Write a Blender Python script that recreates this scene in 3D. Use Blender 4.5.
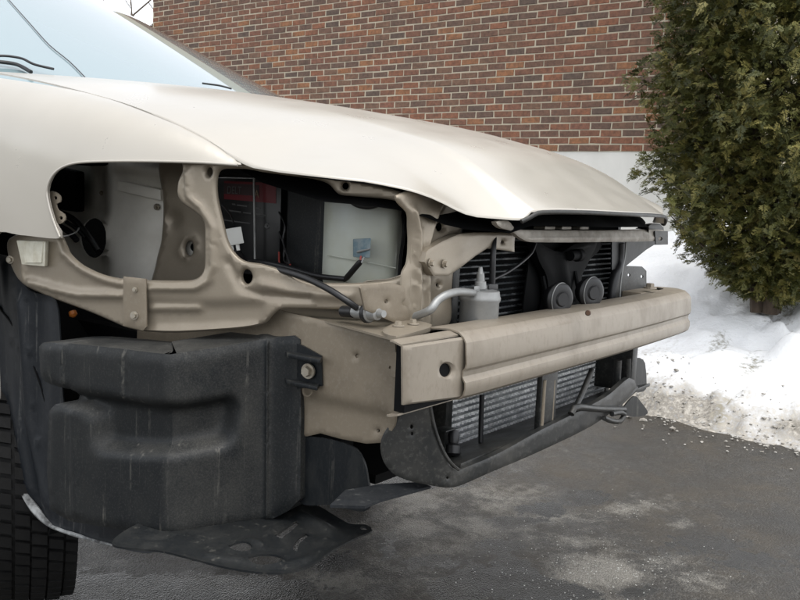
import bpy, bmesh, math, random
import numpy as np
from mathutils import Vector, Matrix
from mathutils.geometry import delaunay_2d_cdt

for o in list(bpy.data.objects): bpy.data.objects.remove(o)
S = bpy.context.scene
COL = S.collection
random.seed(4); RNG = np.random.default_rng(4)

# ------------------------------------------------------------------ camera
# world axes: X = towards the far (left) side of the car, Y = towards its rear, Z up; camera stands at the origin
FOC, CX, CY, HC = 853.0, 400.0, 300.0, 0.95
GZ = -0.24                                # height of the driveway; z = 0 is a datum on the car
_v1 = np.array([-1150., -150., FOC]); _v2 = np.array([642., -68., FOC])
_X = _v2 / np.linalg.norm(_v2); _Y = _v1 - _X * (_X @ _v1); _Y /= np.linalg.norm(_Y)
_Z = np.cross(_X, _Y)
RM = np.stack([_X, _Y, _Z], 1)            # camera (right, down, forward) = RM @ world
CAM = np.array([0., 0., HC])
cd = bpy.data.cameras.new('camera'); cam = bpy.data.objects.new('camera', cd); COL.objects.link(cam)
cd.sensor_fit = 'HORIZONTAL'; cd.sensor_width = 36.0; cd.lens = FOC / 800 * 36.0
cd.clip_start = 0.05; cd.clip_end = 800
M = Matrix.Identity(4)
for i in range(3):
    M[i][0] = RM[0][i]; M[i][1] = -RM[1][i]; M[i][2] = -RM[2][i]; M[i][3] = CAM[i]
cam.matrix_world = M
S.camera = cam

# ------------------------------------------------------------------ sky, sun, exposure (overcast winter day)
SUN_EL, SUN_ROT = math.radians(74), math.radians(200)
W = bpy.data.worlds.new('World'); S.world = W; W.use_nodes = True
nt = W.node_tree; nt.nodes.clear()
sky = nt.nodes.new('ShaderNodeTexSky'); sky.sky_type = 'NISHITA'; sky.sun_disc = False
sky.sun_elevation = SUN_EL; sky.sun_rotation = SUN_ROT
sky.air_density = 1.0; sky.dust_density = 1.5; sky.ozone_density = 1.0
hs = nt.nodes.new('ShaderNodeHueSaturation'); hs.inputs['Saturation'].default_value = 0.17
bg = nt.nodes.new('ShaderNodeBackground'); bg.inputs['Strength'].default_value = 0.13
wo = nt.nodes.new('ShaderNodeOutputWorld')
nt.links.new(sky.outputs[0], hs.inputs['Color']); nt.links.new(hs.outputs[0], bg.inputs['Color']); nt.links.new(bg.outputs[0], wo.inputs[0])
sl = bpy.data.lights.new('sun', 'SUN'); sl.energy = 0.8; sl.angle = math.radians(60); sl.color = (1.0, 0.97, 0.92)
sun = bpy.data.objects.new('sun', sl); COL.objects.link(sun)
_sd = Vector((math.sin(SUN_ROT) * math.cos(SUN_EL), math.cos(SUN_ROT) * math.cos(SUN_EL), math.sin(SUN_EL)))
sun.rotation_euler = _sd.to_track_quat('Z', 'Y').to_euler()
S.view_settings.view_transform = 'Standard'; S.view_settings.look = 'None'
S.view_settings.gamma = 1; S.view_settings.use_curve_mapping = False
S.view_settings.exposure = 1.42
S.render.engine = 'CYCLES'

# ------------------------------------------------------------------ pixel <-> place helpers
def ray(px, py):
    px, py = np.broadcast_arrays(np.asarray(px, float), np.asarray(py, float))
    return np.stack([(px - CX) / FOC, (py - CY) / FOC, np.ones_like(px)], -1) @ RM
def _pl(px, py, v, k): d = ray(px, py); return CAM + d * np.asarray((v - CAM[k]) / d[..., k])[..., None]
def PX(px, py, v): return _pl(px, py, v, 0)
def PY(px, py, v): return _pl(px, py, v, 1)
def PZ(px, py, v): return _pl(px, py, v, 2)
def PD(px, py, D): return CAM + ray(px, py) * D
def proj(p):
    c = RM @ (np.asarray(p, float) - CAM); return CX + FOC * c[0] / c[2], CY + FOC * c[1] / c[2], c[2]
def hit(px, py, fn, t0=0.6, t1=5.5, n=50):
    """first crossing of the surface fn(p)=0 (fn<0 on the camera's side)"""
    d = ray(px, py); sh = d.shape[:-1]; lo = np.full(sh, t1); hi = np.full(sh, t1); found = np.zeros(sh, bool); ta = t0
    for t in np.linspace(t0, t1, n)[1:]:
        new = (fn(CAM + d * t) > 0) & ~found
        lo = np.where(new, ta, lo); hi = np.where(new, t, hi); found = found | new; ta = t
    for _ in range(24):
        m = .5 * (lo + hi); g = fn(CAM + d * np.asarray(m)[..., None]) > 0
        hi = np.where(g, m, hi); lo = np.where(g, lo, m)
    return CAM + d * np.asarray(hi)[..., None]
def sx(v): return lambda a, b: PX(a, b, v)
def sy(v): return lambda a, b: PY(a, b, v)
def sz(v): return lambda a, b: PZ(a, b, v)
def shit(fn, **k): return lambda a, b: hit(a, b, fn, **k)

# ------------------------------------------------------------------ materials
def mat(name, col, rough=.5, metal=0., **kw):
    m = bpy.data.materials.new(name); m.use_nodes = True
    b = m.node_tree.nodes['Principled BSDF']
    b.inputs['Base Color'].default_value = (*col, 1); b.inputs['Roughness'].default_value = rough; b.inputs['Metallic'].default_value = metal
    for k, v in kw.items(): b.inputs[k.replace('_', ' ')].default_value = v
    return m
def nd(m, t, **kw):
    n = m.node_tree.nodes.new(t)
    for k, v in kw.items(): setattr(n, k, v)
    return n
def lk(m, a, b): m.node_tree.links.new(a, b)
def coords(m, scale=(1, 1, 1)):
    g = nd(m, 'ShaderNodeNewGeometry'); mp = nd(m, 'ShaderNodeMapping'); mp.inputs['Scale'].default_value = scale
    lk(m, g.outputs['Position'], mp.inputs['Vector']); return mp.outputs[0]
def noise(m, vec, scale, detail=4, rough=.55):
    n = nd(m, 'ShaderNodeTexNoise'); n.inputs['Scale'].default_value = scale; n.inputs['Detail'].default_value = detail; n.inputs['Roughness'].default_value = rough
    lk(m, vec, n.inputs['Vector']); return n.outputs[0]
def ramp(m, fac, a, b, ca=(0, 0, 0, 1), cb=(1, 1, 1, 1)):
    r = nd(m, 'ShaderNodeValToRGB'); e = r.color_ramp.elements; e[0].position = a; e[1].position = b; e[0].color = ca; e[1].color = cb
    lk(m, fac, r.inputs[0]); return r.outputs[0]
def mixc(m, fac, a, b):
    n = nd(m, 'ShaderNodeMix', data_type='RGBA')
    if hasattr(fac, 'node'): lk(m, fac, n.inputs[0])
    else: n.inputs[0].default_value = fac
    for s, v in ((6, a), (7, b)):
        if hasattr(v, 'node'): lk(m, v, n.inputs[s])
        else: n.inputs[s].default_value = (*v[:3], 1)
    return n.outputs[2]
def math_n(m, op, a, b=0.0):
    n = nd(m, 'ShaderNodeMath', operation=op)
    for i, v in ((0, a), (1, b)):
        if hasattr(v, 'node'): lk(m, v, n.inputs[i])
        else: n.inputs[i].default_value = v
    return n.outputs[0]
def setin(m, k, v):
    b = m.node_tree.nodes['Principled BSDF']
    if hasattr(v, 'node'): lk(m, v, b.inputs[k])
    else: b.inputs[k].default_value = v
def bump(m, h, strength=.3, dist=.01):
    n = nd(m, 'ShaderNodeBump'); n.inputs['Strength'].default_value = strength; n.inputs['Distance'].default_value = dist
    lk(m, h, n.inputs['Height']); setin(m, 'Normal', n.outputs[0])
def grime(m, col, dustcol, streak=.5, settle=.8, front=.5):
    """road spray on forward faces, dust settled on flat tops, narrow drip marks: added over the base colour"""
    g = nd(m, 'ShaderNodeNewGeometry'); sp = nd(m, 'ShaderNodeSeparateXYZ'); lk(m, g.outputs['Normal'], sp.inputs[0])
    up = ramp(m, sp.outputs[2], .5, .9); fr = ramp(m, math_n(m, 'MULTIPLY', sp.outputs[1], -1.), .30, 1.0)
    n1 = ramp(m, noise(m, coords(m), 11, 5, .65), .36, .62); n2 = ramp(m, noise(m, coords(m), 330, 2, .6), .45, .6); n3 = ramp(m, noise(m, coords(m, (1, 1, .03)), 55, 3, .6), .60, .70)
    n4 = ramp(m, noise(m, coords(m, (1, 1, .5)), 60, 4, .7), .42, .6)
    f = math_n(m, 'MULTIPLY', math_n(m, 'ADD', math_n(m, 'MULTIPLY', n1, .6), math_n(m, 'MULTIPLY', n2, .5)), math_n(m, 'ADD', math_n(m, 'MULTIPLY', up, settle), math_n(m, 'MULTIPLY', fr, front)))
    f = math_n(m, 'MINIMUM', math_n(m, 'ADD', f, math_n(m, 'MULTIPLY', math_n(m, 'MULTIPLY', n3, n4), streak)), 1.0)
    return mixc(m, f, col, dustcol)
def dirty(name, base, dirt, rough=.45, metal=.2, a=.45, b=.7, sc=14, stretch=(1, 1, 1), amt=.6, fine=None, bs=.12, gr=None, **kw):
    m = mat(name, base, rough, metal, **kw)
    v = coords(m, stretch); n1 = noise(m, v, sc, 6, .62); f = math_n(m, 'MULTIPLY', ramp(m, n1, a, b), amt)
    c = mixc(m, f, base, dirt)
    if fine:
        n2 = noise(m, coords(m, fine[3] if len(fine) > 3 else (1, 1, 1)), fine[0], 3, .7)
        c = mixc(m, math_n(m, 'MULTIPLY', ramp(m, n2, .52, .66), fine[1]), c, fine[2])
    if gr: c = grime(m, c, *gr)
    setin(m, 'Base Color', c)
    setin(m, 'Roughness', math_n(m, 'ADD', rough, math_n(m, 'MULTIPLY', f, .35)))
    bump(m, n1, bs, .004)
    return m

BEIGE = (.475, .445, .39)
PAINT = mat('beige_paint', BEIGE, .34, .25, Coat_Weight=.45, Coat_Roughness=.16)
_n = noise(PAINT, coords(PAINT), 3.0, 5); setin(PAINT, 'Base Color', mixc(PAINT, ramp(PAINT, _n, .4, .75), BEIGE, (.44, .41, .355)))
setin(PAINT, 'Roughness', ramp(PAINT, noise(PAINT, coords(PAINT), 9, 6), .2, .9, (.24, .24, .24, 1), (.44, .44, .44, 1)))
PANEL_SHADED = dirty('shaded_panel_paint', (.258, .221, .170), (.15, .12, .09), .34, .35, .5, .85, 7, amt=.4, fine=(160, .15, (.32, .29, .24)), bs=.04)  # body beige, dirtier, and darkened to paint in shade on side-facing metal
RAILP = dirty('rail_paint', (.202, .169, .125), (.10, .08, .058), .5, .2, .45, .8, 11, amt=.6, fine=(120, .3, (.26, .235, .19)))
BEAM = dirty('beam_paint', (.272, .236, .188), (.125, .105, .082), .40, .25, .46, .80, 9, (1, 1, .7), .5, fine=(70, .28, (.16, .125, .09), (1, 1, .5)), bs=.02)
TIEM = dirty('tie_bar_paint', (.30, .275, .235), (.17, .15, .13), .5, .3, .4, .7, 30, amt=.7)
BARE = dirty('bare_metal', (.74, .72, .66), (.48, .45, .39), .45, .25, .45, .8, 10, amt=.5)
ALU = dirty('aluminium', (.30, .305, .30), (.15, .15, .145), .48, .55, .4, .8, 25, amt=.5)
BOLT = dirty('zinc_bolt', (.42, .39, .33), (.2, .15, .1), .4, .8, .4, .7, 60, amt=.6)
BLACK = dirty('black_plastic', (.0070, .0088, .0105), (.035, .035, .032), .42, 0, .50, .8, 14, (1, 1, .35), .6, fine=(230, .15, (.05, .05, .048), (1, 1, .6)), gr=((.09, .086, .075), .6, .16, .18), Specular_IOR_Level=.28)
DUST = dirty('dusty_plastic', (.0075, .0092, .0105), (.028, .028, .026), .5, 0, .42, .76, 9, (1, 1, .6), .5, fine=(240, .2, (.08, .08, .075)), gr=((.10, .096, .085), .7, .45, .30), Specular_IOR_Level=.28)
LINER = dirty('liner_plastic', (.007, .009, .012), (.04, .044, .05), .5, 0, .5, .8, 9, (1, 1, .4), .5, fine=(150, .15, (.05, .05, .05)), gr=((.11, .11, .105), .6, .2, .1), Specular_IOR_Level=.28)
DKMET = dirty('dark_painted_metal', (.013, .0142, .014), (.062, .057, .048), .4, .1, .42, .78, 12, amt=.6, fine=(120, .3, (.11, .105, .095)))
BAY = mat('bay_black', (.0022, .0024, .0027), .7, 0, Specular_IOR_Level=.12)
RUBBER = dirty('rubber', (.0035, .0035, .0036), (.010, .0097, .009), .7, 0, .4, .7, 25, amt=.6, Specular_IOR_Level=.28)
HOSE = mat('black_hose', (.010, .010, .011), .42)
WHITEP = mat('white_plastic', (.72, .72, .68), .45)
CLIP = dirty('cream_clip', (.62, .6, .5), (.4, .36, .26), .5, 0, .4, .7, 40)
YELL = mat('yellowed_plastic', (.45, .40, .18), .5)
BLUEP = dirty('blue_plastic', (.10, .16, .19), (.25, .28, .28), .5, 0, .4, .6, 60)
REDL = mat('red_label', (.13, .008, .014), .4)
GREYINK = mat('grey_ink', (.075, .075, .075), .5)
ORANGEINK = mat('orange_ink', (.22, .15, .09), .5)
WIRER = mat('red_wire', (.3, .05, .04), .5)
AMBER = mat('amber_plastic', (.35, .11, .02), .35)
TANK = mat('milky_tank', (.50, .51, .46), .35, 0, Subsurface_Weight=.35)
TANK.node_tree.nodes['Principled BSDF'].inputs['Subsurface Radius'].default_value = (.03, .03, .03)
_n = noise(TANK, coords(TANK), 6, 4); setin(TANK, 'Base Color', mixc(TANK, ramp(TANK, _n, .35, .7), (.52, .56, .54), (.44, .45, .37)))
FINM = mat('fin_metal', (.3, .31, .31), .5, .4)
_v = coords(FINM); _n = noise(FINM, _v, 90, 3, .7); _b = ramp(FINM, _n, .42, .62)
setin(FINM, 'Base Color', mixc(FINM, _b, (.5, .51, .51), (.95, .95, .95)))
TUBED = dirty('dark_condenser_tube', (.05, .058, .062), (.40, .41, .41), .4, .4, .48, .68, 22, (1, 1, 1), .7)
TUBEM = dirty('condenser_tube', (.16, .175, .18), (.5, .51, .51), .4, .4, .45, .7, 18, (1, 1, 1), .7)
GLASS = mat('windshield_glass', (.22, .30, .32), .04, .0, Specular_IOR_Level=1.0, Coat_Weight=1.0, Coat_Roughness=.02)
DKGLASS = mat('side_glass', (.06, .08, .08), .04, .0, Specular_IOR_Level=.8)
PILLAR = mat('pillar_trim', (.18, .19, .17), .4)

# ------------------------------------------------------------------ mesh helpers
def setpar(o, p):
    o.parent = p
    if p.type == 'EMPTY': o.matrix_parent_inverse = Matrix.Translation(p.location).inverted()
def link(name, me, m, parent=None, smooth=35, label=None):
    o = bpy.data.objects.new(name, me); COL.objects.link(o)
    if m is not None: me.materials.append(m)
    if smooth and len(me.polygons):
        me.polygons.foreach_set('use_smooth', [True] * len(me.polygons)); me.set_sharp_from_angle(angle=math.radians(smooth))
    if parent is not None: setpar(o, parent)
    if label: o['label'] = label
    me.update(); return o
def from_py(name, v, f, m, parent=None, smooth=35, label=None, fix=True):
    me = bpy.data.meshes.new(name); me.from_pydata([tuple(map(float, p)) for p in v], [], f)
    if fix:
        bm = bmesh.new(); bm.from_mesh(me); bmesh.ops.recalc_face_normals(bm, faces=bm.faces); bm.to_mesh(me); bm.free()
    return link(name, me, m, parent, smooth, label)
def from_bm(name, bm, m, parent=None, smooth=35, label=None):
    me = bpy.data.meshes.new(name); bmesh.ops.recalc_face_normals(bm, faces=bm.faces); bm.to_mesh(me); bm.free()
    return link(name, me, m, parent, smooth, label)
def empty(name, loc, label=None, cat=None, group=None):
    o = bpy.data.objects.new(name, None); COL.objects.link(o); o.location = loc; o.empty_display_size = .1
    if label: o['label'] = label
    if cat: o['category'] = cat
    if group: o['group'] = group
    return o
def crom(pts, step=4., closed=True):
    """Catmull-Rom through points, resampled at about `step`"""
    P = [np.asarray(p, float) for p in pts]; n = len(P); out = []
    for i in range(n if closed else n - 1):
        if closed: a, b, c, d = P[i - 1], P[i], P[(i + 1) % n], P[(i + 2) % n]
        else: a, b, c, d = P[max(i - 1, 0)], P[i], P[i + 1], P[min(i + 2, n - 1)]
        k = max(1, int(np.linalg.norm(c - b) / step))
        ta, tc = (c - a) * .5, (d - b) * .5
        L = np.linalg.norm(c - b); 
        for t, o in ((ta, 0), (tc, 1)):
            l = np.linalg.norm(t)
            if l > L: t *= L / l
        for j in range(k):
            t = j / k
            out.append((2*t**3 - 3*t**2 + 1) * b + (t**3 - 2*t**2 + t) * ta + (-2*t**3 + 3*t**2) * c + (t**3 - t**2) * tc)
    if not closed: out.append(P[-1])
    return out
def lin(pts, step=4., closed=True):
    P = [np.asarray(p, float) for p in pts]; n = len(P); out = []
    for i in range(n if closed else n - 1):
        b, c = P[i], P[(i + 1) % n]; k = max(1, int(np.linalg.norm(c - b) / step))
        out += [b + (c - b) * j / k for j in range(k)]
    if not closed: out.append(P[-1])
    return out
def ell(cx, cy, rx, ry=None, n=14):
    ry = ry or rx; return [np.array([cx + rx * math.cos(t), cy + ry * math.sin(t)]) for t in np.linspace(0, 2 * math.pi, n, endpoint=False)]
def inside(pts, poly):
    p = np.asarray(poly); x, y = pts[:, 0], pts[:, 1]; r = np.zeros(len(pts), bool); j = len(p) - 1
    for i in range(len(p)):
        c = (p[i, 1] > y) != (p[j, 1] > y)
        with np.errstate(divide='ignore', invalid='ignore'):
            r ^= c & (x < (p[j, 0] - p[i, 0]) * (y - p[i, 1]) / (p[j, 1] - p[i, 1]) + p[i, 0])
        j = i
    return r
def segdist(pts, poly, closed=True):
    p = np.asarray(poly, float); q = np.roll(p, -1, 0)
    if not closed: p, q = p[:-1], q[:-1]
    best = np.full(len(pts), 1e9)
    for a, b in zip(p, q):
        ab = b - a; t = np.clip(((pts - a) @ ab) / max(ab @ ab, 1e-9), 0, 1)
        best = np.minimum(best, np.linalg.norm(pts - a - t[:, None] * ab, axis=1))
    return best
def sstep(x): x = np.clip(x, 0, 1); return x * x * (3 - 2 * x)
def sheet(name, outline, surf, thick, m, parent, holes=(), step=5., relief=(), edge=None, smooth=40, label=None, sharp=False, join=None):
    """a pressed sheet: outline and holes traced on the real surface `surf`, given thickness, ribs and rolled edges"""
    ob = (lin if sharp else crom)(outline, step); hb = [h if len(h) > 11 and not isinstance(h[0], tuple) else crom(h, step) for h in holes]
    loops = [ob] + [list(h) for h in hb]
    V, Ed = [], []
    for L in loops:
        s = len(V); V += [np.asarray(p, float) for p in L]; Ed += [(s + i, s + (i + 1) % len(L)) for i in range(len(L))]
    A = np.asarray(ob); lo, hi = A.min(0), A.max(0); rw = min(edge[0] if edge else step * .7, step * .8)
    for L in loops:                                            # a ring just inside each edge keeps rolled edges even
        P = np.asarray(L); d = np.roll(P, -1, 0) - np.roll(P, 1, 0); d /= np.maximum(np.linalg.norm(d, axis=1), 1e-9)[:, None]
        for sg in (1, -1):
            q = P + sg * rw * np.stack([-d[:, 1], d[:, 0]], 1); ok = inside(q, ob)
            for h in hb: ok &= ~inside(q, h)
            for M_ in loops: ok &= segdist(q, M_) > rw * .85
            V += list(q[ok])
    ribp = []
    for it in relief:                                          # vertices along every rib keep it crisp
        if it[0] != 'rib': continue
        P = np.asarray(crom([np.asarray(p, float) for p in it[1]], step, False)); d = np.gradient(P, axis=0); d /= np.maximum(np.linalg.norm(d, axis=1), 1e-9)[:, None]
        nrm = np.stack([-d[:, 1], d[:, 0]], 1)
        for o_ in (0, .33, -.33, .67, -.67, 1, -1): ribp.append(P + nrm * it[2] * o_)
    if ribp:
        q = np.vstack(ribp); ok = inside(q, ob)
        for h in hb: ok &= ~inside(q, h)
        for L in loops: ok &= segdist(q, L) > rw * 1.3
        q = q[ok]; ribp = []
        for p in q:
            if not ribp or np.min(np.linalg.norm(np.asarray(ribp) - p, axis=1)) > .8: ribp.append(p)
        V += ribp
    gx, gy = np.meshgrid(np.arange(lo[0] + step / 2, hi[0], step), np.arange(lo[1] + step / 2, hi[1], step))
    gx = gx + (np.arange(gx.shape[0]) % 2)[:, None] * step / 2
    G = np.stack([gx.ravel(), gy.ravel()], 1)
    keep = inside(G, ob)
    for h in hb: keep &= ~inside(G, h)
    for L in loops: keep &= segdist(G, L) > rw + step * .4
    G = G[keep]
    if len(ribp):
        rp_ = np.asarray(ribp); G = G[[np.min(np.linalg.norm(rp_ - g, axis=1)) > step * .55 for g in G]] if len(G) else G
    V += list(G)
    r = delaunay_2d_cdt([Vector((float(p[0]), float(p[1]))) for p in V], Ed, [], 0, 1e-4)
    v2 = np.array([[p.x, p.y] for p in r[0]]); T = [tuple(f) for f in r[2]]
    c = np.array([v2[list(f)].mean(0) for f in T]); ok = inside(c, ob)
    for h in hb: ok &= ~inside(c, h)
    T = [f for f, k in zip(T, ok) if k]
    p3 = surf(v2[:, 0], v2[:, 1])
    e = .6
    du = surf(v2[:, 0] + e, v2[:, 1]) - p3; dv = surf(v2[:, 0], v2[:, 1] + e) - p3
    nn = np.cross(du, dv); nn /= np.maximum(np.linalg.norm(nn, axis=1), 1e-12)[:, None]
    s = np.sign(((CAM - p3) * nn).sum(1)); s[s == 0] = 1; nn *= s[:, None]
    off = np.zeros(len(v2))
    for it in relief:
        k = it[0]
        if k == 'rib': off += it[3] * sstep(1.5 - 1.5 * segdist(v2, it[1], False) / it[2])
        elif k == 'disc': off += it[3] * sstep(1.6 - 1.6 * np.linalg.norm((v2 - it[1]) / it[2], axis=1))
        elif k == 'area': d = segdist(v2, it[1]); ins = inside(v2, it[1]); off += it[3] * sstep(np.where(ins, d, 0) / it[2])
        elif k == 'rim':  d = segdist(v2, it[1]); off += it[3] * sstep(1 - d / it[2])
    if relief:                                                 # even out the stamping
        T_ = np.array(T); I = np.concatenate([T_[:, [0, 1, 2]].ravel()]); J = np.concatenate([T_[:, [1, 2, 0]].ravel()])
        for _ in range(3):
            a_ = np.zeros(len(off)); c_ = np.zeros(len(off)); np.add.at(a_, I, off[J]); np.add.at(c_, I, 1); np.add.at(a_, J, off[I]); np.add.at(c_, J, 1)
            off = .5 * off + .5 * a_ / np.maximum(c_, 1)
    if edge:
        d = np.full(len(v2), 1e9)
        for L in loops: d = np.minimum(d, segdist(v2, L))
        off -= edge[1] * np.clip(1 - d / rw, 0, 1)
    F = p3 + nn * off[:, None]; B = F - nn * thick
    n = len(F); fs = [f for f in T] + [tuple(n + i for i in reversed(f)) for f in T]
    cnt = {}
    for f in T:
        for a, b in zip(f, f[1:] + f[:1]): cnt[(a, b)] = 1
    for (a, b) in list(cnt):
        if (b, a) not in cnt: fs.append((b, a, n + a, n + b))
    if join is not None:
        join.append((np.vstack([F, B]), fs)); return None
    return from_py(name, np.vstack([F, B]), fs, m, parent, smooth, label)
def joined(name, parts, m, parent, smooth=40, label=None):
    v, f = [], []
    for a, b in parts:
        s = len(v); v += list(a); f += [tuple(s + i for i in q) for q in b]
    return from_py(name, v, f, m, parent, smooth, label)
def tube_data(pts, r, n=8, sub=4, cap=True):
    P = crom([np.asarray(p, float) for p in pts], step=max(1e-3, np.linalg.norm(np.asarray(pts[0]) - np.asarray(pts[-1])) / (sub * max(1, len(pts) - 1)) + 1e-4), closed=False) if len(pts) > 2 else [np.asarray(p, float) for p in pts]
    R = r if hasattr(r, '__len__') else [r] * len(P)
    if len(R) != len(P): R = np.interp(np.linspace(0, 1, len(P)), np.linspace(0, 1, len(R)), R)
    v, f = [], []; u = None
    for i, p in enumerate(P):
        t = P[min(i + 1, len(P) - 1)] - P[max(i - 1, 0)]; t = t / (np.linalg.norm(t) + 1e-12)
        if u is None: u = np.cross(t, [0, 0, 1.]) if abs(t[2]) < .9 else np.cross(t, [1., 0, 0])
        u = u - t * (u @ t); u /= np.linalg.norm(u) + 1e-12; w = np.cross(t, u)
        v += [p + R[i] * (math.cos(a) * u + math.sin(a) * w) for a in np.linspace(0, 2 * math.pi, n, endpoint=False)]
    for i in range(len(P) - 1):
        for j in range(n): f.append((i*n + j, i*n + (j+1) % n, (i+1)*n + (j+1) % n, (i+1)*n + j))
    if cap: f += [tuple(range(n)), tuple(reversed(range((len(P)-1)*n, len(P)*n)))]
    return v, f
def tube(name, pts, r, m, parent, n=8, sub=4, label=None):
    v, f = tube_data(pts, r, n, sub); return from_py(name, v, f, m, parent, 50, label)
def stick(name, a, b, prof, m, parent, n=16, label=None):
    """turned piece along a->b; prof = [(t, radius)...]"""
    a, b = np.asarray(a, float), np.asarray(b, float); t = (b - a) / np.linalg.norm(b - a)
    u = np.cross(t, [0, 0, 1.]) if abs(t[2]) < .9 else np.cross(t, [1., 0, 0]); u /= np.linalg.norm(u); w = np.cross(t, u)
    v, f = [], []
    for s, r in prof: v += [a + (b - a) * s + max(r, 1e-5) * (math.cos(q) * u + math.sin(q) * w) for q in np.linspace(0, 2 * math.pi, n, endpoint=False)]
    for i in range(len(prof) - 1):
        for j in range(n): f.append((i*n + j, i*n + (j+1) % n, (i+1)*n + (j+1) % n, (i+1)*n + j))
    f += [tuple(range(n)), tuple(reversed(range((len(prof)-1)*n, len(prof)*n)))]
    return from_py(name, v, f, m, parent, 35, label)
def hexa(name, c, bev, m, parent, label=None, seg=2, smooth=40):
    """8 corners: bottom ring 4, top ring 4"""
    bm = bmesh.new(); vs = [bm.verts.new(tuple(map(float, p))) for p in c]
    k = len(c) // 2
    bm.faces.new(vs[:k]); bm.faces.new(vs[k:])
    for i in range(k): bm.faces.new((vs[i], vs[(i+1) % k], vs[k + (i+1) % k], vs[k + i]))
    bmesh.ops.recalc_face_normals(bm, faces=bm.faces)
    if bev: bmesh.ops.bevel(bm, geom=list(bm.edges), offset=bev, segments=seg, affect='EDGES', profile=.6)
    return from_bm(name, bm, m, parent, smooth, label)
def prism(name, plan, z0, z1, bev, m, parent, label=None, seg=2):
    return hexa(name, [(x, y, z0) for x, y in plan] + [(x, y, z1) for x, y in plan], bev, m, parent, label, seg)
def block(name, a, b, bev, m, parent, label=None, seg=2):
    x0, y0, z0 = a; x1, y1, z1 = b
    return prism(name, [(x0, y0), (x1, y0), (x1, y1), (x0, y1)], z0, z1, bev, m, parent, label, seg)
_boltme = {}
def bolt(p, d, r, parent, m=BOLT, name='bolt', washer=True):
    """hex head on a washer, sitting on p, facing d"""
    key = (m.name, washer)
    if key not in _boltme:
        bm = bmesh.new()
        if washer: bmesh.ops.create_cone(bm, cap_ends=True, segments=16, radius1=1.0, radius2=.95, depth=.22, matrix=Matrix.Translation((0, 0, .11)))
        bmesh.ops.create_cone(bm, cap_ends=True, segments=6, radius1=.68, radius2=.6, depth=.6, matrix=Matrix.Translation((0, 0, .5)))
        me = bpy.data.meshes.new('bolt'); bm.to_mesh(me); bm.free(); me.materials.append(m); _boltme[key] = me
    o = bpy.data.objects.new(name, _boltme[key]); COL.objects.link(o); setpar(o, parent)
    o.location = tuple(map(float, p)); o.scale = (r, r, r); o.rotation_euler = Vector(d).to_track_quat('Z', 'Y').to_euler()
    return o

# ================================================================== THE SETTING
def vnoise(x, y, sc, seed=0):
    """smooth value noise on arrays"""
    x = np.asarray(x) * sc; y = np.asarray(y) * sc
    xi, yi = np.floor(x).astype(int), np.floor(y).astype(int); xf, yf = x - xi, y - yi
    def h(a, b):
        n = (a * 374761393 + b * 668265263 + seed * 982451653) & 0x7fffffff
        n = ((n ^ (n >> 13)) * 1274126177) & 0x7fffffff
        return ((n ^ (n >> 16)) & 0xffff) / 65535.
    u, v = xf * xf * (3 - 2 * xf), yf * yf * (3 - 2 * yf)
    return (h(xi, yi) * (1-u) + h(xi+1, yi) * u) * (1-v) + (h(xi, yi+1) * (1-u) + h(xi+1, yi+1) * u) * v
def fbm(x, y, sc, oc=4, seed=0):
    r = 0; a = .5
    for i in range(oc): r = r + a * vnoise(x, y, sc * 2**i, seed + i); a *= .5
    return r / (1 - .5**oc)
def gridmesh(name, xs, ys, zf, m, attrs=None):
    Xg, Yg = np.meshgrid(xs, ys); Z = zf(Xg, Yg)
    nx, ny = len(xs), len(ys); v = np.stack([Xg.ravel(), Yg.ravel(), Z.ravel()], 1)
    i = np.arange(nx - 1)[None, :] + nx * np.arange(ny - 1)[:, None]; i = i.ravel()
    f = np.stack([i, i + 1, i + 1 + nx, i + nx], 1)
    me = bpy.data.meshes.new(name); me.vertices.add(len(v)); me.vertices.foreach_set('co', v.ravel().astype(np.float32))
    me.loops.add(f.size); me.loops.foreach_set('vertex_index', f.ravel().astype(np.int32))
    me.polygons.add(len(f)); me.polygons.foreach_set('loop_start', np.arange(0, f.size, 4, dtype=np.int32))
    me.update(calc_edges=True); me.validate()
    for k, fn in (attrs or {}).items():
        a = me.attributes.new(k, 'FLOAT', 'POINT'); a.data.foreach_set('value', np.clip(fn(Xg, Yg), 0, 1).ravel().astype(np.float32))
    o = link(name, me, m, None, 0); me.polygons.foreach_set('use_smooth', [True] * len(me.polygons))
    o['kind'] = 'structure'; return o
def geo(a, b, n): return list(np.geomspace(a, b, n))

# --- asphalt driveway (one sheet to the horizon) with salt, frozen slush, damp stains and painted shade
ASPH = mat('wet_asphalt', (.05, .05, .05), .6)
def attr(m, k): n = nd(m, 'ShaderNodeAttribute'); n.attribute_name = k; return n.outputs['Fac']
_v = coords(ASPH)
_gr = noise(ASPH, _v, 260, 3, .7); _md = noise(ASPH, _v, 5, 8, .68); _fi = noise(ASPH, _v, 17, 8, .74)
_st = nd(ASPH, 'ShaderNodeTexVoronoi'); _st.inputs['Scale'].default_value = 150; lk(ASPH, _v, _st.inputs['Vector'])
_c = mixc(ASPH, ramp(ASPH, _gr, .3, .75), (.011, .0098, .008), (.040, .0345, .027))
_c = mixc(ASPH, math_n(ASPH, 'MULTIPLY', ramp(ASPH, _st.outputs['Color'], .55, .8), .55), _c, (.10, .093, .08))
_c = mixc(ASPH, math_n(ASPH, 'MULTIPLY', ramp(ASPH, _md, .42, .66), .75), _c, (.066, .054, .038))
_lg = noise(ASPH, _v, 1.7, 9, .74)
_c = mixc(ASPH, math_n(ASPH, 'MULTIPLY', ramp(ASPH, _lg, .46, .66), .7), _c, (.020, .019, .017))
_s1 = math_n(ASPH, 'ADD', attr(ASPH, 'salt'), math_n(ASPH, 'MULTIPLY', math_n(ASPH, 'SUBTRACT', _fi, .5), 1.7))
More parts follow.
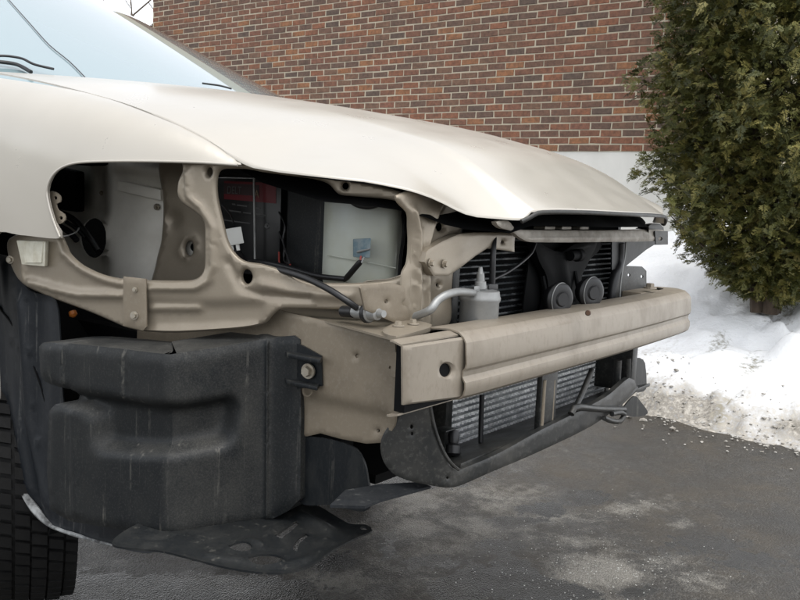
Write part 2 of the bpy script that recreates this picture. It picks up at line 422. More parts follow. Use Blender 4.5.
_s1 = math_n(ASPH, 'ADD', _s1, math_n(ASPH, 'MULTIPLY', math_n(ASPH, 'SUBTRACT', _gr, .5), 1.5))
_salt = math_n(ASPH, 'MULTIPLY', ramp(ASPH, _s1, .30, .80), .9)
_c = mixc(ASPH, _salt, _c, mixc(ASPH, ramp(ASPH, _gr, .35, .6), (.095, .086, .070), (.30, .285, .25)))
_w1 = math_n(ASPH, 'ADD', attr(ASPH, 'wet_shade'), math_n(ASPH, 'MULTIPLY', math_n(ASPH, 'SUBTRACT', _fi, .5), 1.5))
_wet_shade = ramp(ASPH, _w1, .36, .52)
_c = mixc(ASPH, _wet_shade, _c, (.008, .008, .007)); setin(ASPH, 'Base Color', _c)
setin(ASPH, 'Roughness', math_n(ASPH, 'SUBTRACT', ramp(ASPH, _md, .3, .7, (.30,) * 3 + (1,), (.58,) * 3 + (1,)), math_n(ASPH, 'MULTIPLY', _wet_shade, .26)))
bump(ASPH, math_n(ASPH, 'ADD', math_n(ASPH, 'SUBTRACT', _gr, _st.outputs['Distance']), math_n(ASPH, 'MULTIPLY', _fi, .8)), .6, .006)
def blobs(X, Y, L):
    r = np.zeros_like(X)
    for px, py, rx, ry, w in L:
        c = PZ(px, py, GZ); e = PZ(px + rx, py, GZ); g = PZ(px, py + ry, GZ)
        a = e[:2] - c[:2]; b = g[:2] - c[:2]; det = a[0]*b[1] - a[1]*b[0]
        u = ((X - c[0]) * b[1] - (Y - c[1]) * b[0]) / det; v = ((Y - c[1]) * a[0] - (X - c[0]) * a[1]) / det
        r = np.maximum(r, w * np.exp(-(u*u + v*v) * .9))
    return r
SALT = [(520,560,40,10,.45),(590,540,50,8,.5),(440,505,40,8,.5),(360,530,36,16,.45),(380,560,70,22,.6),(455,520,50,12,.5),(330,580,40,14,.55),(650,560,80,10,.5),(400,530,60,22,.55),(350,585,45,18,.5),(330,545,30,22,.4),(470,500,60,14,.42),(560,515,55,12,.48),(625,508,26,7,.75),(600,572,60,24,.85),(690,580,60,14,.5),(540,535,60,14,.5),(420,495,30,8,.55),(480,545,40,14,.35),(682,522,12,8,.65),(730,570,40,10,.3),(560,560,30,12,.5)]
WET_SHADE = [(200,590,120,18,.75),(90,590,60,20,.7),(330,560,30,10,.6),(430,560,40,8,.45),(760,560,60,12,.4),(640,590,40,8,.4),(460,588,22,11,1.6),(512,578,30,20,.8),(556,593,46,12,.75),(500,545,26,8,.6),(545,508,30,7,.6),(420,478,50,9,.7),(575,500,36,8,.42),(480,570,30,10,.45),(700,545,60,16,.36),(300,540,40,12,.5),(440,470,60,10,.5),(590,497,22,8,.5),(250,590,60,10,.3),(520,520,40,6,.4),(388,545,12,26,.36)]  # damp spots, plus painted shade at the lower left and under the front
gx = np.array(sorted([-g for g in geo(1, 400, 16)] + list(np.arange(-.9, 5.2, .03)) + [5.2 + g for g in geo(.1, 400, 20)]))
gy = np.array(sorted([-1.2 - g for g in geo(.1, 400, 18)] + list(np.arange(-1.2, 3.2, .03)) + [3.2 + g for g in geo(.1, 400, 20)]))
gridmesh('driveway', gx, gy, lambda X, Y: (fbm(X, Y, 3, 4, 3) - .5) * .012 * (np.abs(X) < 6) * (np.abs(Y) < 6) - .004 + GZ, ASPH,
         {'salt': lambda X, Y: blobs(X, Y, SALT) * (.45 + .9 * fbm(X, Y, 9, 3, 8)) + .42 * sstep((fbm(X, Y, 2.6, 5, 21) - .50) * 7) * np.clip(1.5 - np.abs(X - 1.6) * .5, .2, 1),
          'wet_shade': lambda X, Y: blobs(X, Y, WET_SHADE) * (.85 + .7 * fbm(X, Y, 8, 3, 5)) + .12})

# --- snow bank: starts at the driveway's edge, climbs to the house
TREE = PD(768, 290, 6.0); TREE[2] = .40
def edgeX(Y): return 4.90 + .18 * (Y - 1.2) + .30 * (fbm(Y, Y * 0 + 3.3, 1.6, 4, 2) - .5)
def snow_s(X, Y): return X - edgeX(np.clip(Y, -3, 5)) + .22 * (fbm(X, Y, 5, 3, 11) - .5)
def snowz(X, Y):
    s = snow_s(X, Y); t = np.clip(s / 2.65, 0, 1)
    z = GZ + 1.08 * (.75 * t ** 1.5 + .25 * t) + .035 * sstep(s / .25) + np.where(s < 0, s * .25, 0)
    am = sstep(s / .5)
    z = z + am * ((fbm(X, Y, 1.1, 3, 5) - .5) * .22 + (fbm(X, Y, 4.5, 4, 6) - .5) * .10) * np.clip(1.3 - s / 6, .1, 1)
    z = z + sstep(s / .12) * (1 - sstep((s - .55) / .3)) * (fbm(X, Y, 13, 4, 9) - .42) * .13
    hx = np.hypot(X - TREE[0] + .15, Y - TREE[1] + .2)
    z = z - .10 * np.exp(-(hx / .5) ** 2) * sstep((fbm(X, Y, 5, 2, 31) - .3) * 3)
    c = PD(806, 300, 5.4); z = z + .15 * np.exp(-(np.hypot(X - c[0], Y - c[1]) / .17) ** 4)      # shovelled lump right of the tree
    return np.maximum(z, GZ - .05)
SNOW = mat('snow', (.86, .87, .88), .6, 0, Subsurface_Weight=.0)
_v = coords(SNOW); _a = noise(SNOW, _v, 30, 5, .65); _b = noise(SNOW, _v, 7, 4)
_d = ramp(SNOW, math_n(SNOW, 'ADD', attr(SNOW, 'dirt'), math_n(SNOW, 'MULTIPLY', math_n(SNOW, 'SUBTRACT', _a, .5), 1.3)), .35, .95)
_gcol = mixc(SNOW, ramp(SNOW, _a, .35, .65), (.085, .072, .052), (.46, .43, .38))
_c = mixc(SNOW, _d, (.86, .87, .88), _gcol)
_e = ramp(SNOW, math_n(SNOW, 'ADD', attr(SNOW, 'bare'), math_n(SNOW, 'MULTIPLY', math_n(SNOW, 'SUBTRACT', _a, .5), 1.1)), .42, .72)
_c = mixc(SNOW, _e, _c, mixc(SNOW, ramp(SNOW, _a, .4, .6), (.06, .05, .025), (.22, .20, .14))); setin(SNOW, 'Base Color', _c)
bump(SNOW, math_n(SNOW, 'ADD', _a, _b), .5, .02)
sxs = np.array(list(np.arange(3.7, 7.72, .03)) + [7.72 + g for g in geo(.1, 350, 18)])
sys_ = np.array(sorted([-1.6 - g for g in geo(.1, 350, 18)] + list(np.arange(-1.6, 4.2, .032)) + [4.2 + g for g in geo(.1, 350, 18)]))
def bare(X, Y):
    r = np.zeros_like(X)
    for px, py, rx, ry in [(735, 285, 18, 6), (752, 294, 20, 8), (722, 306, 16, 4), (757, 313, 20, 4), (776, 300, 18, 8), (728, 322, 14, 3), (790, 303, 10, 6)]:
        for it in range(1):
            c = PZ(px, py, .36); e = PZ(px + rx, py, .36); g = PZ(px, py + ry, .36)
            a = e[:2] - c[:2]; b = g[:2] - c[:2]; det = a[0]*b[1] - a[1]*b[0]
            u = ((X - c[0]) * b[1] - (Y - c[1]) * b[0]) / det; v = ((Y - c[1]) * a[0] - (X - c[0]) * a[1]) / det
            r = np.maximum(r, .56 * np.exp(-(u*u + v*v) * .6))
    return r
gridmesh('snow_bank', sxs, sys_, snowz, SNOW, {
    'dirt': lambda X, Y: .98 - sstep((snow_s(X, Y) - .05) / .65) * .72 + .9 * (fbm(X, Y, 4, 4, 17) - .5) * (snow_s(X, Y) < 1.1) - .35 * sstep((snow_s(X, Y) - .7) / .5), 'bare': bare})
# crumbs of ice and dirty snow along the edge and on the asphalt
def crumbs(name, pts, m, label, cat):
    v, f = [], []
    bm = bmesh.new(); bmesh.ops.create_icosphere(bm, subdivisions=1, radius=1)
    base = np.array([w.co[:] for w in bm.verts]); tri = [tuple(w.index for w in q.verts) for q in bm.faces]; bm.free()
    for p, r in pts:
        s = len(v); a = RNG.uniform(0, 6.28); ca, sa = math.cos(a), math.sin(a)
        q = base * (r * RNG.uniform(.6, 1.15, (len(base), 1))) * [1, RNG.uniform(.6, 1), RNG.uniform(.4, .8)]
        v += [(p[0] + ca*x - sa*y, p[1] + sa*x + ca*y, p[2] + .7 * z) for x, y, z in q]; f += [tuple(s + i for i in t) for t in tri]
    o = from_py(name, v, f, m, None, 0, fix=False); o['kind'] = 'stuff'; o['label'] = label; o['category'] = cat; return o
ICE = dirty('dirty_ice', (.40, .385, .35), (.13, .11, .085), .5, 0, .4, .65, 20, amt=.8)
pts = []
for i in range(1500):
    Y = RNG.uniform(-.8, 3.2); s = RNG.normal(.12, .22); X = float(edgeX(np.array([Y]))[0]) + s
    pts.append(((X, Y, max(GZ, float(snowz(np.array([X]), np.array([Y]))[0])) + .002), RNG.uniform(.003, .013) * (1 if RNG.random() > .06 else 2.2)))
crumbs('slush_crumbs', pts, ICE, 'dirty ice crumbs along the edge of the snow bank', 'slush')
pts = []
for px, py, sx_, sy_, n in [(600, 572, 45, 18, 260), (560, 560, 60, 25, 90), (400, 540, 60, 25, 60), (620, 508, 25, 8, 40), (500, 560, 160, 30, 70)]:
    for i in range(n):
        c = PZ(px + RNG.normal(0, sx_), py + RNG.normal(0, sy_), GZ + .001); pts.append((c, RNG.uniform(.001, .0032)))
SALTG = mat('salt_grain', (.5, .5, .47), .6)
crumbs('salt_grains', pts, SALTG, 'pale salt grains scattered on the driveway asphalt', 'salt')

# --- brick house
XW = 7.62
zb = PX(615, 151.5, XW)[2]; yc = PX(152.5, 10, XW)[1]; y0 = 2.35
house = empty('brick_house', (XW, (yc + y0) / 2, 0), 'red brown brick house wall with pale concrete foundation behind the car', 'house')
MORT = mat('mortar', (.55, .50, .40), .9); _v = coords(MORT); _a = noise(MORT, _v, 60, 4); setin(MORT, 'Base Color', mixc(MORT, _a, (.40, .35, .26), (.56, .50, .39))); bump(MORT, _a, .3, .004)
CONC = mat('foundation_concrete', (.66, .65, .60), .85); _v = coords(CONC, (1, 1, .5)); _a = noise(CONC, _v, 3, 6); setin(CONC, 'Base Color', mixc(CONC, ramp(CONC, _a, .35, .7), (.62, .61, .57), (.72, .71, .67))); bump(CONC, noise(CONC, coords(CONC), 50, 4), .2, .004)
block('wall', (XW + .006, y0, zb), (XW + 5.5, yc - .004, 5.2), 0, MORT, house, 'cream mortar wall behind the bricks')
block('foundation', (XW + .012, y0 + .01, -.3), (XW + 5.4, yc - .02, zb - .002), 0, CONC, house, 'pale concrete foundation')
_bm = np.array([.135, .066, .046])
BCOL = [tuple(np.array((c[0] * 1.22 + .010, c[1] * 1.22 + .006, c[2] * 1.0)) * .72 + _bm * .28) for c in [(.125, .050, .036), (.085, .044, .038), (.165, .060, .036), (.060, .040, .040), (.21, .088, .042), (.105, .060, .048), (.042, .038, .042), (.145, .056, .044)]]
BW = [.22, .2, .13, .15, .09, .12, .05, .04]
BM = []
for i, c in enumerate(BCOL):
    m = mat('brick_%s' % ['red', 'maroon', 'rust', 'plum', 'orange', 'umber', 'slate', 'russet'][i], c, .85)
    a = noise(m, coords(m), 28, 6, .75); b = noise(m, coords(m), 9, 2)
    k = mixc(m, ramp(m, a, .32, .68), tuple(x * .5 for x in c), tuple(min(1, x * 1.6) for x in c)); oi = nd(m, 'ShaderNodeObjectInfo')
    setin(m, 'Base Color', mixc(m, math_n(m, 'MULTIPLY', b, .35), k, (.16, .11, .085))); bump(m, a, .4, .005); BM.append(m)
CH, BL = .0677, .2135
def brick_bm(dy, dz):
    bm = bmesh.new(); bmesh.ops.create_cube(bm, size=1, matrix=Matrix.Diagonal((.05, dy, dz, 1)))
    for v in bm.verts: v.co += Vector((0, random.uniform(-.0035, .0035), random.uniform(-.003, .003)))
    bmesh.ops.bevel(bm, geom=[e for e in bm.edges if all(v.co.x < 0 for v in e.verts)], offset=.004, segments=1, affect='EDGES'); return bm
BME = []
for i in range(len(BM)):
    row = []
    for j in range(4):
        bm = brick_bm(.200, .0560); me = bpy.data.meshes.new('brick'); bm.to_mesh(me); bm.free(); me.materials.append(BM[i]); row.append(me)
    BME.append(row)
bricks = []
for r in range(0, int((4.6 - zb) / CH)):
    z = zb + CH * (r + .5); off = (r % 2) * BL / 2 + .03
    for k in range(int((yc - y0) / BL) + 2):
        y = yc - off - BL * k + BL * .5 - .1
        a, b = max(y - BL / 2, y0), min(y + BL / 2, yc)
        if b - a < .05: continue
        px, py, _d = proj((XW, y, z))
        vis = -5 < py < np.interp(px, [150, 290, 400, 480, 560, 660], [25, 100, 118, 134, 158, 155]) and 148 < px < 668 and b - a > .2
        bricks.append((_d if vis else 99, (a + b) / 2, z, b - a, RNG.choice(len(BM), p=BW)))
bricks.sort(key=lambda q: q[0])
rest_v, rest_f, rest_m = [], [], []
for n, (d, y, z, L, ci) in enumerate(bricks):
    dx = RNG.uniform(-.002, .003); dz = RNG.uniform(-.0015, .0015)
    if n < 300:
        o = bpy.data.objects.new('brick', BME[ci][RNG.integers(4)]); COL.objects.link(o); setpar(o, house)
        o.location = (XW + .025 + dx, y, z + dz); o.rotation_euler = (RNG.normal(0, .006), 0, 0)
    else:
        me = BME[ci][RNG.integers(4)]; s = len(rest_v); k = (L - .013) / .200
        rest_v += [(v.co.x + XW + .025 + dx, v.co.y * k + y, v.co.z + z + dz) for v in me.vertices]
        for p in me.polygons: rest_f.append(tuple(s + i for i in p.vertices)); rest_m.append(int(ci))
me = bpy.data.meshes.new('brickwork'); me.from_pydata(rest_v, [], rest_f)
for m in BM: me.materials.append(m)
me.polygons.foreach_set('material_index', rest_m); o = link('brickwork', me, None, house, 0); o['kind'] = 'stuff'

# --- cedar
BARK = dirty('bark', (.07, .05, .035), (.03, .022, .016), .9, 0, .4, .6, 30, (1, 1, .2))
def leafmat(name, a, b, c):
    m = mat(name, a, .6, 0); g = nd(m, 'ShaderNodeAttribute'); g.attribute_name = 'tint'; r = nd(m, 'ShaderNodeValToRGB'); e = r.color_ramp.elements
    e[0].color = (*a, 1); e[0].position = 0; e[1].color = (*c, 1); e[1].position = 1; x = e.new(.6); x.color = (*b, 1)
    lk(m, g.outputs['Fac'], r.inputs[0]); setin(m, 'Base Color', r.outputs[0]); setin(m, 'Subsurface Weight', 0.)
    return m
CEDAR = leafmat('cedar_foliage', (.036, .043, .009), (.098, .100, .020), (.205, .175, .046))
tree = empty('cedar_tree', TREE, 'dense green brown cedar tree standing in snow beside the brick house', 'tree')
cx_, cy_, cz_ = TREE
tv, tf = [], []
def addt(p):
    v, f = p; s = len(tv); tv.extend(v); tf.extend([tuple(s + i for i in q) for q in f])
for k in range(4):
    a = k * 1.7 + .5; addt(tube_data([(cx_ + .05*math.cos(a), cy_ + .05*math.sin(a), cz_ - .1), (cx_ + .16*math.cos(a), cy_ + .16*math.sin(a), cz_ + .8), (cx_ + .22*math.cos(a), cy_ + .2*math.sin(a), cz_ + 2.2), (cx_ + .1*math.cos(a), cy_ + .1*math.sin(a), cz_ + 4.0)], [.06, .045, .03, .008], 7, 3))
from_py('trunk', tv, tf, BARK, tree, 50)
tv, tf = [], []
for k in range(90):
    a = RNG.uniform(0, 6.28); z = cz_ + RNG.uniform(.15, 3.2); L = RNG.uniform(.35, .8); r0 = .12
    p0 = np.array([cx_ + r0*math.cos(a), cy_ + r0*math.sin(a), z]); p2 = np.array([cx_ + L*math.cos(a + .2), cy_ + L*math.sin(a + .2), z + RNG.uniform(.1, .4)])
    addt(tube_data([p0, (p0 + p2) / 2 + [0, 0, -.06], p2], [.012, .008, .003], 5, 2))
from_py('branches', tv, tf, BARK, tree, 50)
def crown_r(z):   # radius by height above tree base
    return np.interp(z, [-.05, .08, .25, .5, .9, 1.5, 2.3, 3.2, 4.0, 4.5], [.06, .28, .46, .66, .78, .82, .80, .66, .38, .08])
# feathery fronds: each a flat fan of short scale-leaved sprays, hanging in overlapping layers
def fronds(NF, f0, f1, size, ns=15):
    hz = RNG.uniform(0, 4.45, NF * 2); hz = hz[RNG.random(len(hz)) < crown_r(hz) / .85][:NF]; NF = len(hz)
    ang = RNG.uniform(0, 2 * math.pi, NF)
    lump = 1 + .10 * np.sin(ang * 5 + hz * 3.1) + .10 * np.sin(ang * 9 - hz * 6.3) + .08 * np.sin(ang * 3 + hz * 9.7) + .07 * np.sin(ang * 17 + hz * 13)
    rr = crown_r(hz) * lump * (f1 - (f1 - f0) * RNG.random(NF) ** 1.4)
    p0 = np.stack([cx_ + rr * np.cos(ang), cy_ + rr * np.sin(ang), cz_ + hz], 1)
    out = np.stack([np.cos(ang), np.sin(ang), 0 * ang], 1); tan = np.stack([-out[:, 1], out[:, 0], 0 * ang], 1); up = np.array([0, 0, 1.])
    N = lambda v: v / (np.linalg.norm(v, axis=-1, keepdims=True) + 1e-9)
    ax = N(out * RNG.uniform(.3, 1., (NF, 1)) + tan * RNG.normal(0, .45, (NF, 1)) + up * RNG.normal(.05, .5, (NF, 1)))
    sd = N(np.cross(ax, N(tan * RNG.normal(0, .5, (NF, 1)) + up * .6 + out * RNG.normal(.4, .4, (NF, 1)))))
    L = RNG.uniform(.6, 1.35, (NF, 1)) * size; tint = RNG.random(NF); quads = []; tn = []
    for k in range(ns):
        t = k / ns; g = 1 if k % 2 else -1; c = p0 + ax * L * (t - .25) - up * L * .25 * t * t
        ln = L * (.52 - .34 * t) * RNG.uniform(.6, 1.25, (NF, 1)); d = N(ax * RNG.uniform(.5, .95, (NF, 1)) + sd * g * RNG.uniform(.4, .9, (NF, 1)) + up * RNG.normal(-.12, .2, (NF, 1))); w = ln * .13
        e = N(np.cross(d, np.cross(ax, sd)))
        quads.append(np.stack([c, c + d * ln * .45 + e * w, c + d * ln, c + d * ln * .45 - e * w], 1)); tn.append(tint + RNG.normal(0, .08, NF))
        for h_ in (1, -1):                                         # two side blades per spray
            q = c + d * ln * .4; d2 = N(d * .8 + e * h_ * .75); l2 = ln * .5
            quads.append(np.stack([q, q + d2 * l2 * .5 + d * w * .8, q + d2 * l2, q + d2 * l2 * .5 - d * w * .8], 1)); tn.append(tint + RNG.normal(0, .08, NF))
    return np.concatenate(quads, 0).reshape(-1, 3), np.concatenate(tn)
_fa = fronds(24000, .70, 1.05, .074); _fb2 = fronds(8000, .30, .80, .13)
V = np.vstack([_fa[0], _fb2[0]]).astype(np.float32); TINT = np.concatenate([_fa[1], _fb2[1]]).astype(np.float32)
F = np.arange(len(V), dtype=np.int32)
me = bpy.data.meshes.new('crown')
me.vertices.add(len(V)); me.vertices.foreach_set('co', V.ravel()); me.loops.add(F.size); me.loops.foreach_set('vertex_index', F.ravel())
me.polygons.add(len(F) // 4); me.polygons.foreach_set('loop_start', np.arange(0, F.size, 4, dtype=np.int32)); me.update(calc_edges=True)
_at = me.attributes.new('tint', 'FLOAT', 'FACE'); _at.data.foreach_set('value', TINT)
link('crown', me, CEDAR, tree, 0)

# --- bare tree beyond the house corner
def bare_tree(loc, H, label):
    t = empty('bare_tree', loc, label, 'tree'); L = []
    def grow(p, d, l, r, dep):
        pts = [p]; q = p.copy(); dd = d.copy()
        for i in range(3):
            dd = dd + RNG.normal(0, .16, 3) + [0, 0, .04]; dd /= np.linalg.norm(dd); q = q + dd * l / 3; pts.append(q.copy())
        L.append((dep, tube_data(pts, [r, r * .62], 5 if dep < 3 else 3, 1)))
        if dep < 5:
            for k in range(3 if dep else 5):
                n = dd + RNG.normal(0, .55, 3); n /= np.linalg.norm(n); i = RNG.integers(1, 4); grow(pts[i], n, l * RNG.uniform(.55, .8), r * .55, dep + 1)
    grow(np.array(loc, float), np.array([0, 0, 1.]), H * .36, .13, 0)
    for nm, sel in (('trunk', lambda d: d == 0), ('branches', lambda d: d > 0)):
        v, f = [], []
        for d, (a, b) in L:
            if sel(d): s = len(v); v += list(a); f += [tuple(s + i for i in q) for q in b]
        from_py(nm, v, f, BARK, t, 50, fix=False)
    return t
_p = PD(118, 120, 17.0); _p[2] = .3
bare_tree(tuple(_p), 8.4, 'leafless tree with bare twigs behind the windshield, left of the house')

# ================================================================== THE CAR
XC = 2.0
car = empty('car', (XC, 2.9, GZ), 'beige car parked with its front bumper, grille and headlights removed', 'car')

# --- hood
HK = ([.80, .92, 1.05, 1.25, 1.55, 1.95, 2.4], [.929, 1.003, 1.084, 1.146, 1.202, 1.258, 1.30])
def csp(x, xp, fp):
    """smooth (monotone-ish cubic) interpolation"""
    xp = np.asarray(xp, float); fp = np.asarray(fp, float); d = np.gradient(fp, xp); x = np.clip(x, xp[0], xp[-1])
    i = np.clip(np.searchsorted(xp, x) - 1, 0, len(xp) - 2); h = xp[i+1] - xp[i]; t = (x - xp[i]) / h
    return (2*t**3-3*t**2+1)*fp[i] + (t**3-2*t**2+t)*h*d[i] + (-2*t**3+3*t**2)*fp[i+1] + (t**3-t**2)*h*d[i+1]
def hoodE(Y): return csp(Y, [.8, 1.026, 1.16, 1.305, 1.41, 1.655, 1.89, 2.2, 2.6], [.90, .955, .985, 1.013, 1.058, 1.134, 1.183, 1.235, 1.28])
HS = [0, .14, .25, .36, .385, .40, .45, .53, .57, .61, .65, .715, .765, .788, .80]
HY = [.815, .822, .835, .858, .866, .874, .903, .936, .950, .967, .992, 1.052, 1.124, 1.209, 1.31]
HZ = [.953, .953, .953, .950, .946, .924, .929, .931, .950, .967, .978, .990, .997, 1.004, 1.014]
def hoodYf(X): return float(csp(abs(X - XC), HS, HY))
def hoodYr(X): s = abs(X - XC) / .8; return 1.99 + .36 * s ** 2
def hbase(X, Y):
    zc = csp(Y, *HK); s = min(abs(X - XC) / .8, 1.0); return zc - (zc - hoodE(Y)) * s ** 2.41
_sg = np.arange(0, .801, .004); _dg = np.array([np.interp(q, HS, HZ) - hbase(XC + q, hoodYf(XC + q)) for q in _sg])
def _gs(v, k=9): w = np.exp(-(np.arange(-24, 25) / k) ** 2); return np.convolve(np.pad(v, 24, mode='edge'), w / w.sum(), 'valid')
_k = int(.3925 / .004); _dg = np.r_[_gs(_dg[:_k]), _gs(_dg[_k:])]
def hoodz(X, Y):
    return hbase(X, Y) + float(np.interp(abs(X - XC), _sg, _dg)) * math.exp(-max(0, Y - hoodYf(X)) / .15)
def hx(X): return X + .075 * float(sstep(np.array((X - XC) / .8)))          # the far half reaches a little farther
hv, hf = [], []
us = np.array(sorted(set([round(v, 4) for v in np.linspace(-1, 1, 61)] + [sg * q / .796 for q in HS[1:-1] for sg in (-1, 1)] + [sg * q for q in (.99, .975) for sg in (-1, 1)]))); us = us[np.r_[True, np.diff(us) > .009]]; us[0], us[-1] = -1, 1; NU, NV = len(us), 46
for j in range(NV):
    t = (j / (NV - 1)) ** 1.5
    for u in us:
        X = XC + .796 * u; ya, yb = hoodYf(X), hoodYr(X); Y = ya + (yb - ya) * t; hv.append((hx(X), Y, hoodz(X, Y)))
# underside return: folded edge
def mid(i, j): return j * NU + i
for j in range(NV - 1):
    for i in range(NU - 1): hf.append((mid(i, j), mid(i+1, j), mid(i+1, j+1), mid(i, j+1)))
n0 = len(hv)
ringp = [mid(i, 0) for i in range(NU)] + [mid(NU-1, j) for j in range(1, NV)] + [mid(i, NV-1) for i in range(NU-2, -1, -1)] + [mid(0, j) for j in range(NV-2, 0, -1)]
for k in ringp: x, y, z = hv[k]; hv.append((x, y, z - .004))
for k in ringp:
    x, y, z = hv[k]; dx, dy = XC - x, 1.6 - y; l = math.hypot(dx, dy); hv.append((x + dx / l * .03, y + dy / l * .025, z - .003))
NR = len(ringp)
for i in range(NR):
    a, b = i, (i + 1) % NR
    hf.append((ringp[a], ringp[b], n0 + b, n0 + a)); hf.append((n0 + a, n0 + b, n0 + NR + b, n0 + NR + a))
hood = from_py('hood', hv, hf, PAINT, car, 75, 'beige hood, closed')
# inner skin of the hood (dark), follows the outer one below it
iv, iff = [], []
for j in range(14):
    for i in range(31):
        X = XC + .75 * (i / 15 - 1); ya, yb = hoodYf(X) + .03, hoodYr(X) - .05; Y = ya + (yb - ya) * j / 13; iv.append((X, Y, hoodz(X, Y) - .045 - .02 * (.5 + .5 * math.sin(i * 1.3) * math.sin(j * 1.1))))
for j in range(13):
    for i in range(30): iff.append((j*31 + i, j*31 + i + 1, (j+1)*31 + i + 1, (j+1)*31 + i))
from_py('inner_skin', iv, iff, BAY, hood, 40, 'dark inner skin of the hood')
# raised rubber-edged slot in the hood's front lip
_lip = [(hx(x), hoodYf(x) - .003, hoodz(x, hoodYf(x)) - .006) for x in (1.592, 1.61, 1.63, 1.66, 1.7, 1.8, 1.9, 2.0, 2.1, 2.2, 2.3, 2.36, 2.39, 2.42, 2.46, 2.5)]
tube('front_seal', _lip, .005, DKMET, hood, 8, 6, 'dark seal along the hood lip')
tube('hood_edge_seal', [PX(250, 168, 1.235), PX(300, 174.5, 1.26), PX(360, 181.5, 1.31), PX(400, 188, 1.37)], .004, HOSE, hood, 6, 5)

# --- right front fender with the empty headlight opening
def fen_top(Y): return csp(Y, [1.2, 1.305, 1.41, 1.655, 1.89, 2.2, 2.6, 3.2], [.985, 1.013, 1.058, 1.134, 1.183, 1.235, 1.28, 1.31])
def fenX(Y, z):
    x0 = csp(Y, [1.15, 1.28, 1.35, 1.45, 1.6, 1.8, 2.0, 2.6, 3.4], [1.215, 1.185, 1.16, 1.13, 1.098, 1.072, 1.06, 1.05, 1.05])
    zt = fen_top(Y); d = .16; xs = 1.206
    t = (z - (zt - d)) / d; tc = np.clip(t, 0, 1)
    return np.where(t >= 1, xs + 4 * (z - zt), x0 + (xs - x0) * (1 - np.sqrt(1 - tc ** 2.2))) + .02 * np.clip((.62 - z) / .3, 0, 1) ** 2
ffen = lambda p: p[..., 0] - fenX(p[..., 1], p[..., 2])
arch = [proj((1.06, 2.42 + .43 * math.cos(a), .34 + .43 * math.sin(a)))[:2] for a in np.radians(np.linspace(168, 12, 12))]
low = [proj((1.06, 2.9, .43))[:2], proj((1.06, 3.0, .43))[:2], proj((1.06, 3.0, .9))[:2], proj((1.1, 3.0, 1.2))[:2]]
fo = [(241.5, 164.5), (237, 157), (228, 149), (208, 138), (172, 123), (136, 108.5), (106, 98), (76, 90.5), (40, 84), (0, 78), (-50, 71), (-100, 65), (-150, 61)] + low[::-1] + arch[::-1] + \
     [(-6, 300), (-4, 235), (20, 235), (60, 238), (54, 222), (49, 205), (47, 190), (52, 176), (62, 167), (78, 162.3), (110, 160.8), (150, 160.8), (200, 162)]
fender = sheet('fender', fo, shit(ffen, t0=.9, t1=4.5, n=60),   .007, PAINT, car, step=6, smooth=80, label='right front fender with empty headlight opening')
tube('opening_flange', [hit(a, b, ffen, .9, 4.5, 60) + np.array([-.001, 0, 0]) for a, b in [(60.5, 237), (54.5, 222), (49.5, 205), (47.5, 190), (52.5, 176.5), (62.5, 167.5), (78, 162.8), (110, 161.3), (150, 161.3), (200, 162.5), (238, 165)]], .003, PAINT, fender, 8, 8)
# little mounting ears of the headlight opening
tabs = sheet('mounting_tab', [(49, 192), (55, 192), (60, 196), (60, 202), (56, 204), (58, 210), (64, 214), (65, 220), (60, 224), (56, 224), (52, 214)], sx(1.088), .003, PANEL_SHADED, fender, holes=[ell(55.5, 198, 1.7, 1.9, 12), ell(61, 218, 1.8, 2, 12)], step=2.5)

# --- headlight support panel (stamped, two big windows)
PPX = ([.85, 1.0, 1.09, 1.2, 1.38, 1.55, 1.66, 1.8, 2.1], [1.48, 1.375, 1.315, 1.255, 1.19, 1.143, 1.118, 1.112, 1.105])
fpan = lambda p: p[..., 0] - csp(p[..., 1], *PPX)
H1 = [(57, 231), (64, 245), (72, 256), (84, 266), (104, 275), (127, 279.5), (150, 280.5), (188, 280.5), (198, 277), (203, 268), (203.5, 240), (202.5, 222), (195, 213), (181, 203), (176, 195), (176.5, 182), (181, 170), (176, 156), (120, 152), (62, 155), (42, 175), (40, 200), (48, 222)]
H2 = [(219, 170), (215.5, 180), (216, 197), (221, 220), (226, 240), (233, 253), (243, 261), (260, 264), (282, 270.5), (304, 281), (326, 283), (358, 283), (392, 279.5), (404, 272), (408.5, 240), (406, 209), (398, 202), (385, 199), (350, 196), (338, 194), (328, 184), (315, 179.5), (295, 176.5), (262, 172), (247, 169), (232, 168.5)]
po = [(6, 240), (6, 255), (10, 268), (16, 279), (24, 286), (36, 292), (52, 299), (70, 305.5), (90, 313), (110, 321.5), (124, 327.5), (136, 331), (150, 332.5), (178, 333), (230, 330), (254, 327), (265, 322.5), (272, 315), (280, 309.5), (300, 309), (345, 310), (368, 308), (400, 302), (411, 298), (413, 260), (415, 215), (408, 196), (384, 187), (345, 178), (300, 169), (245, 160), (215, 155), (180, 148), (120, 146), (60, 148), (34, 170), (31, 200), (36, 226), (20, 232)]
_h1 = crom(H1, 4); _h2 = crom(H2, 4)
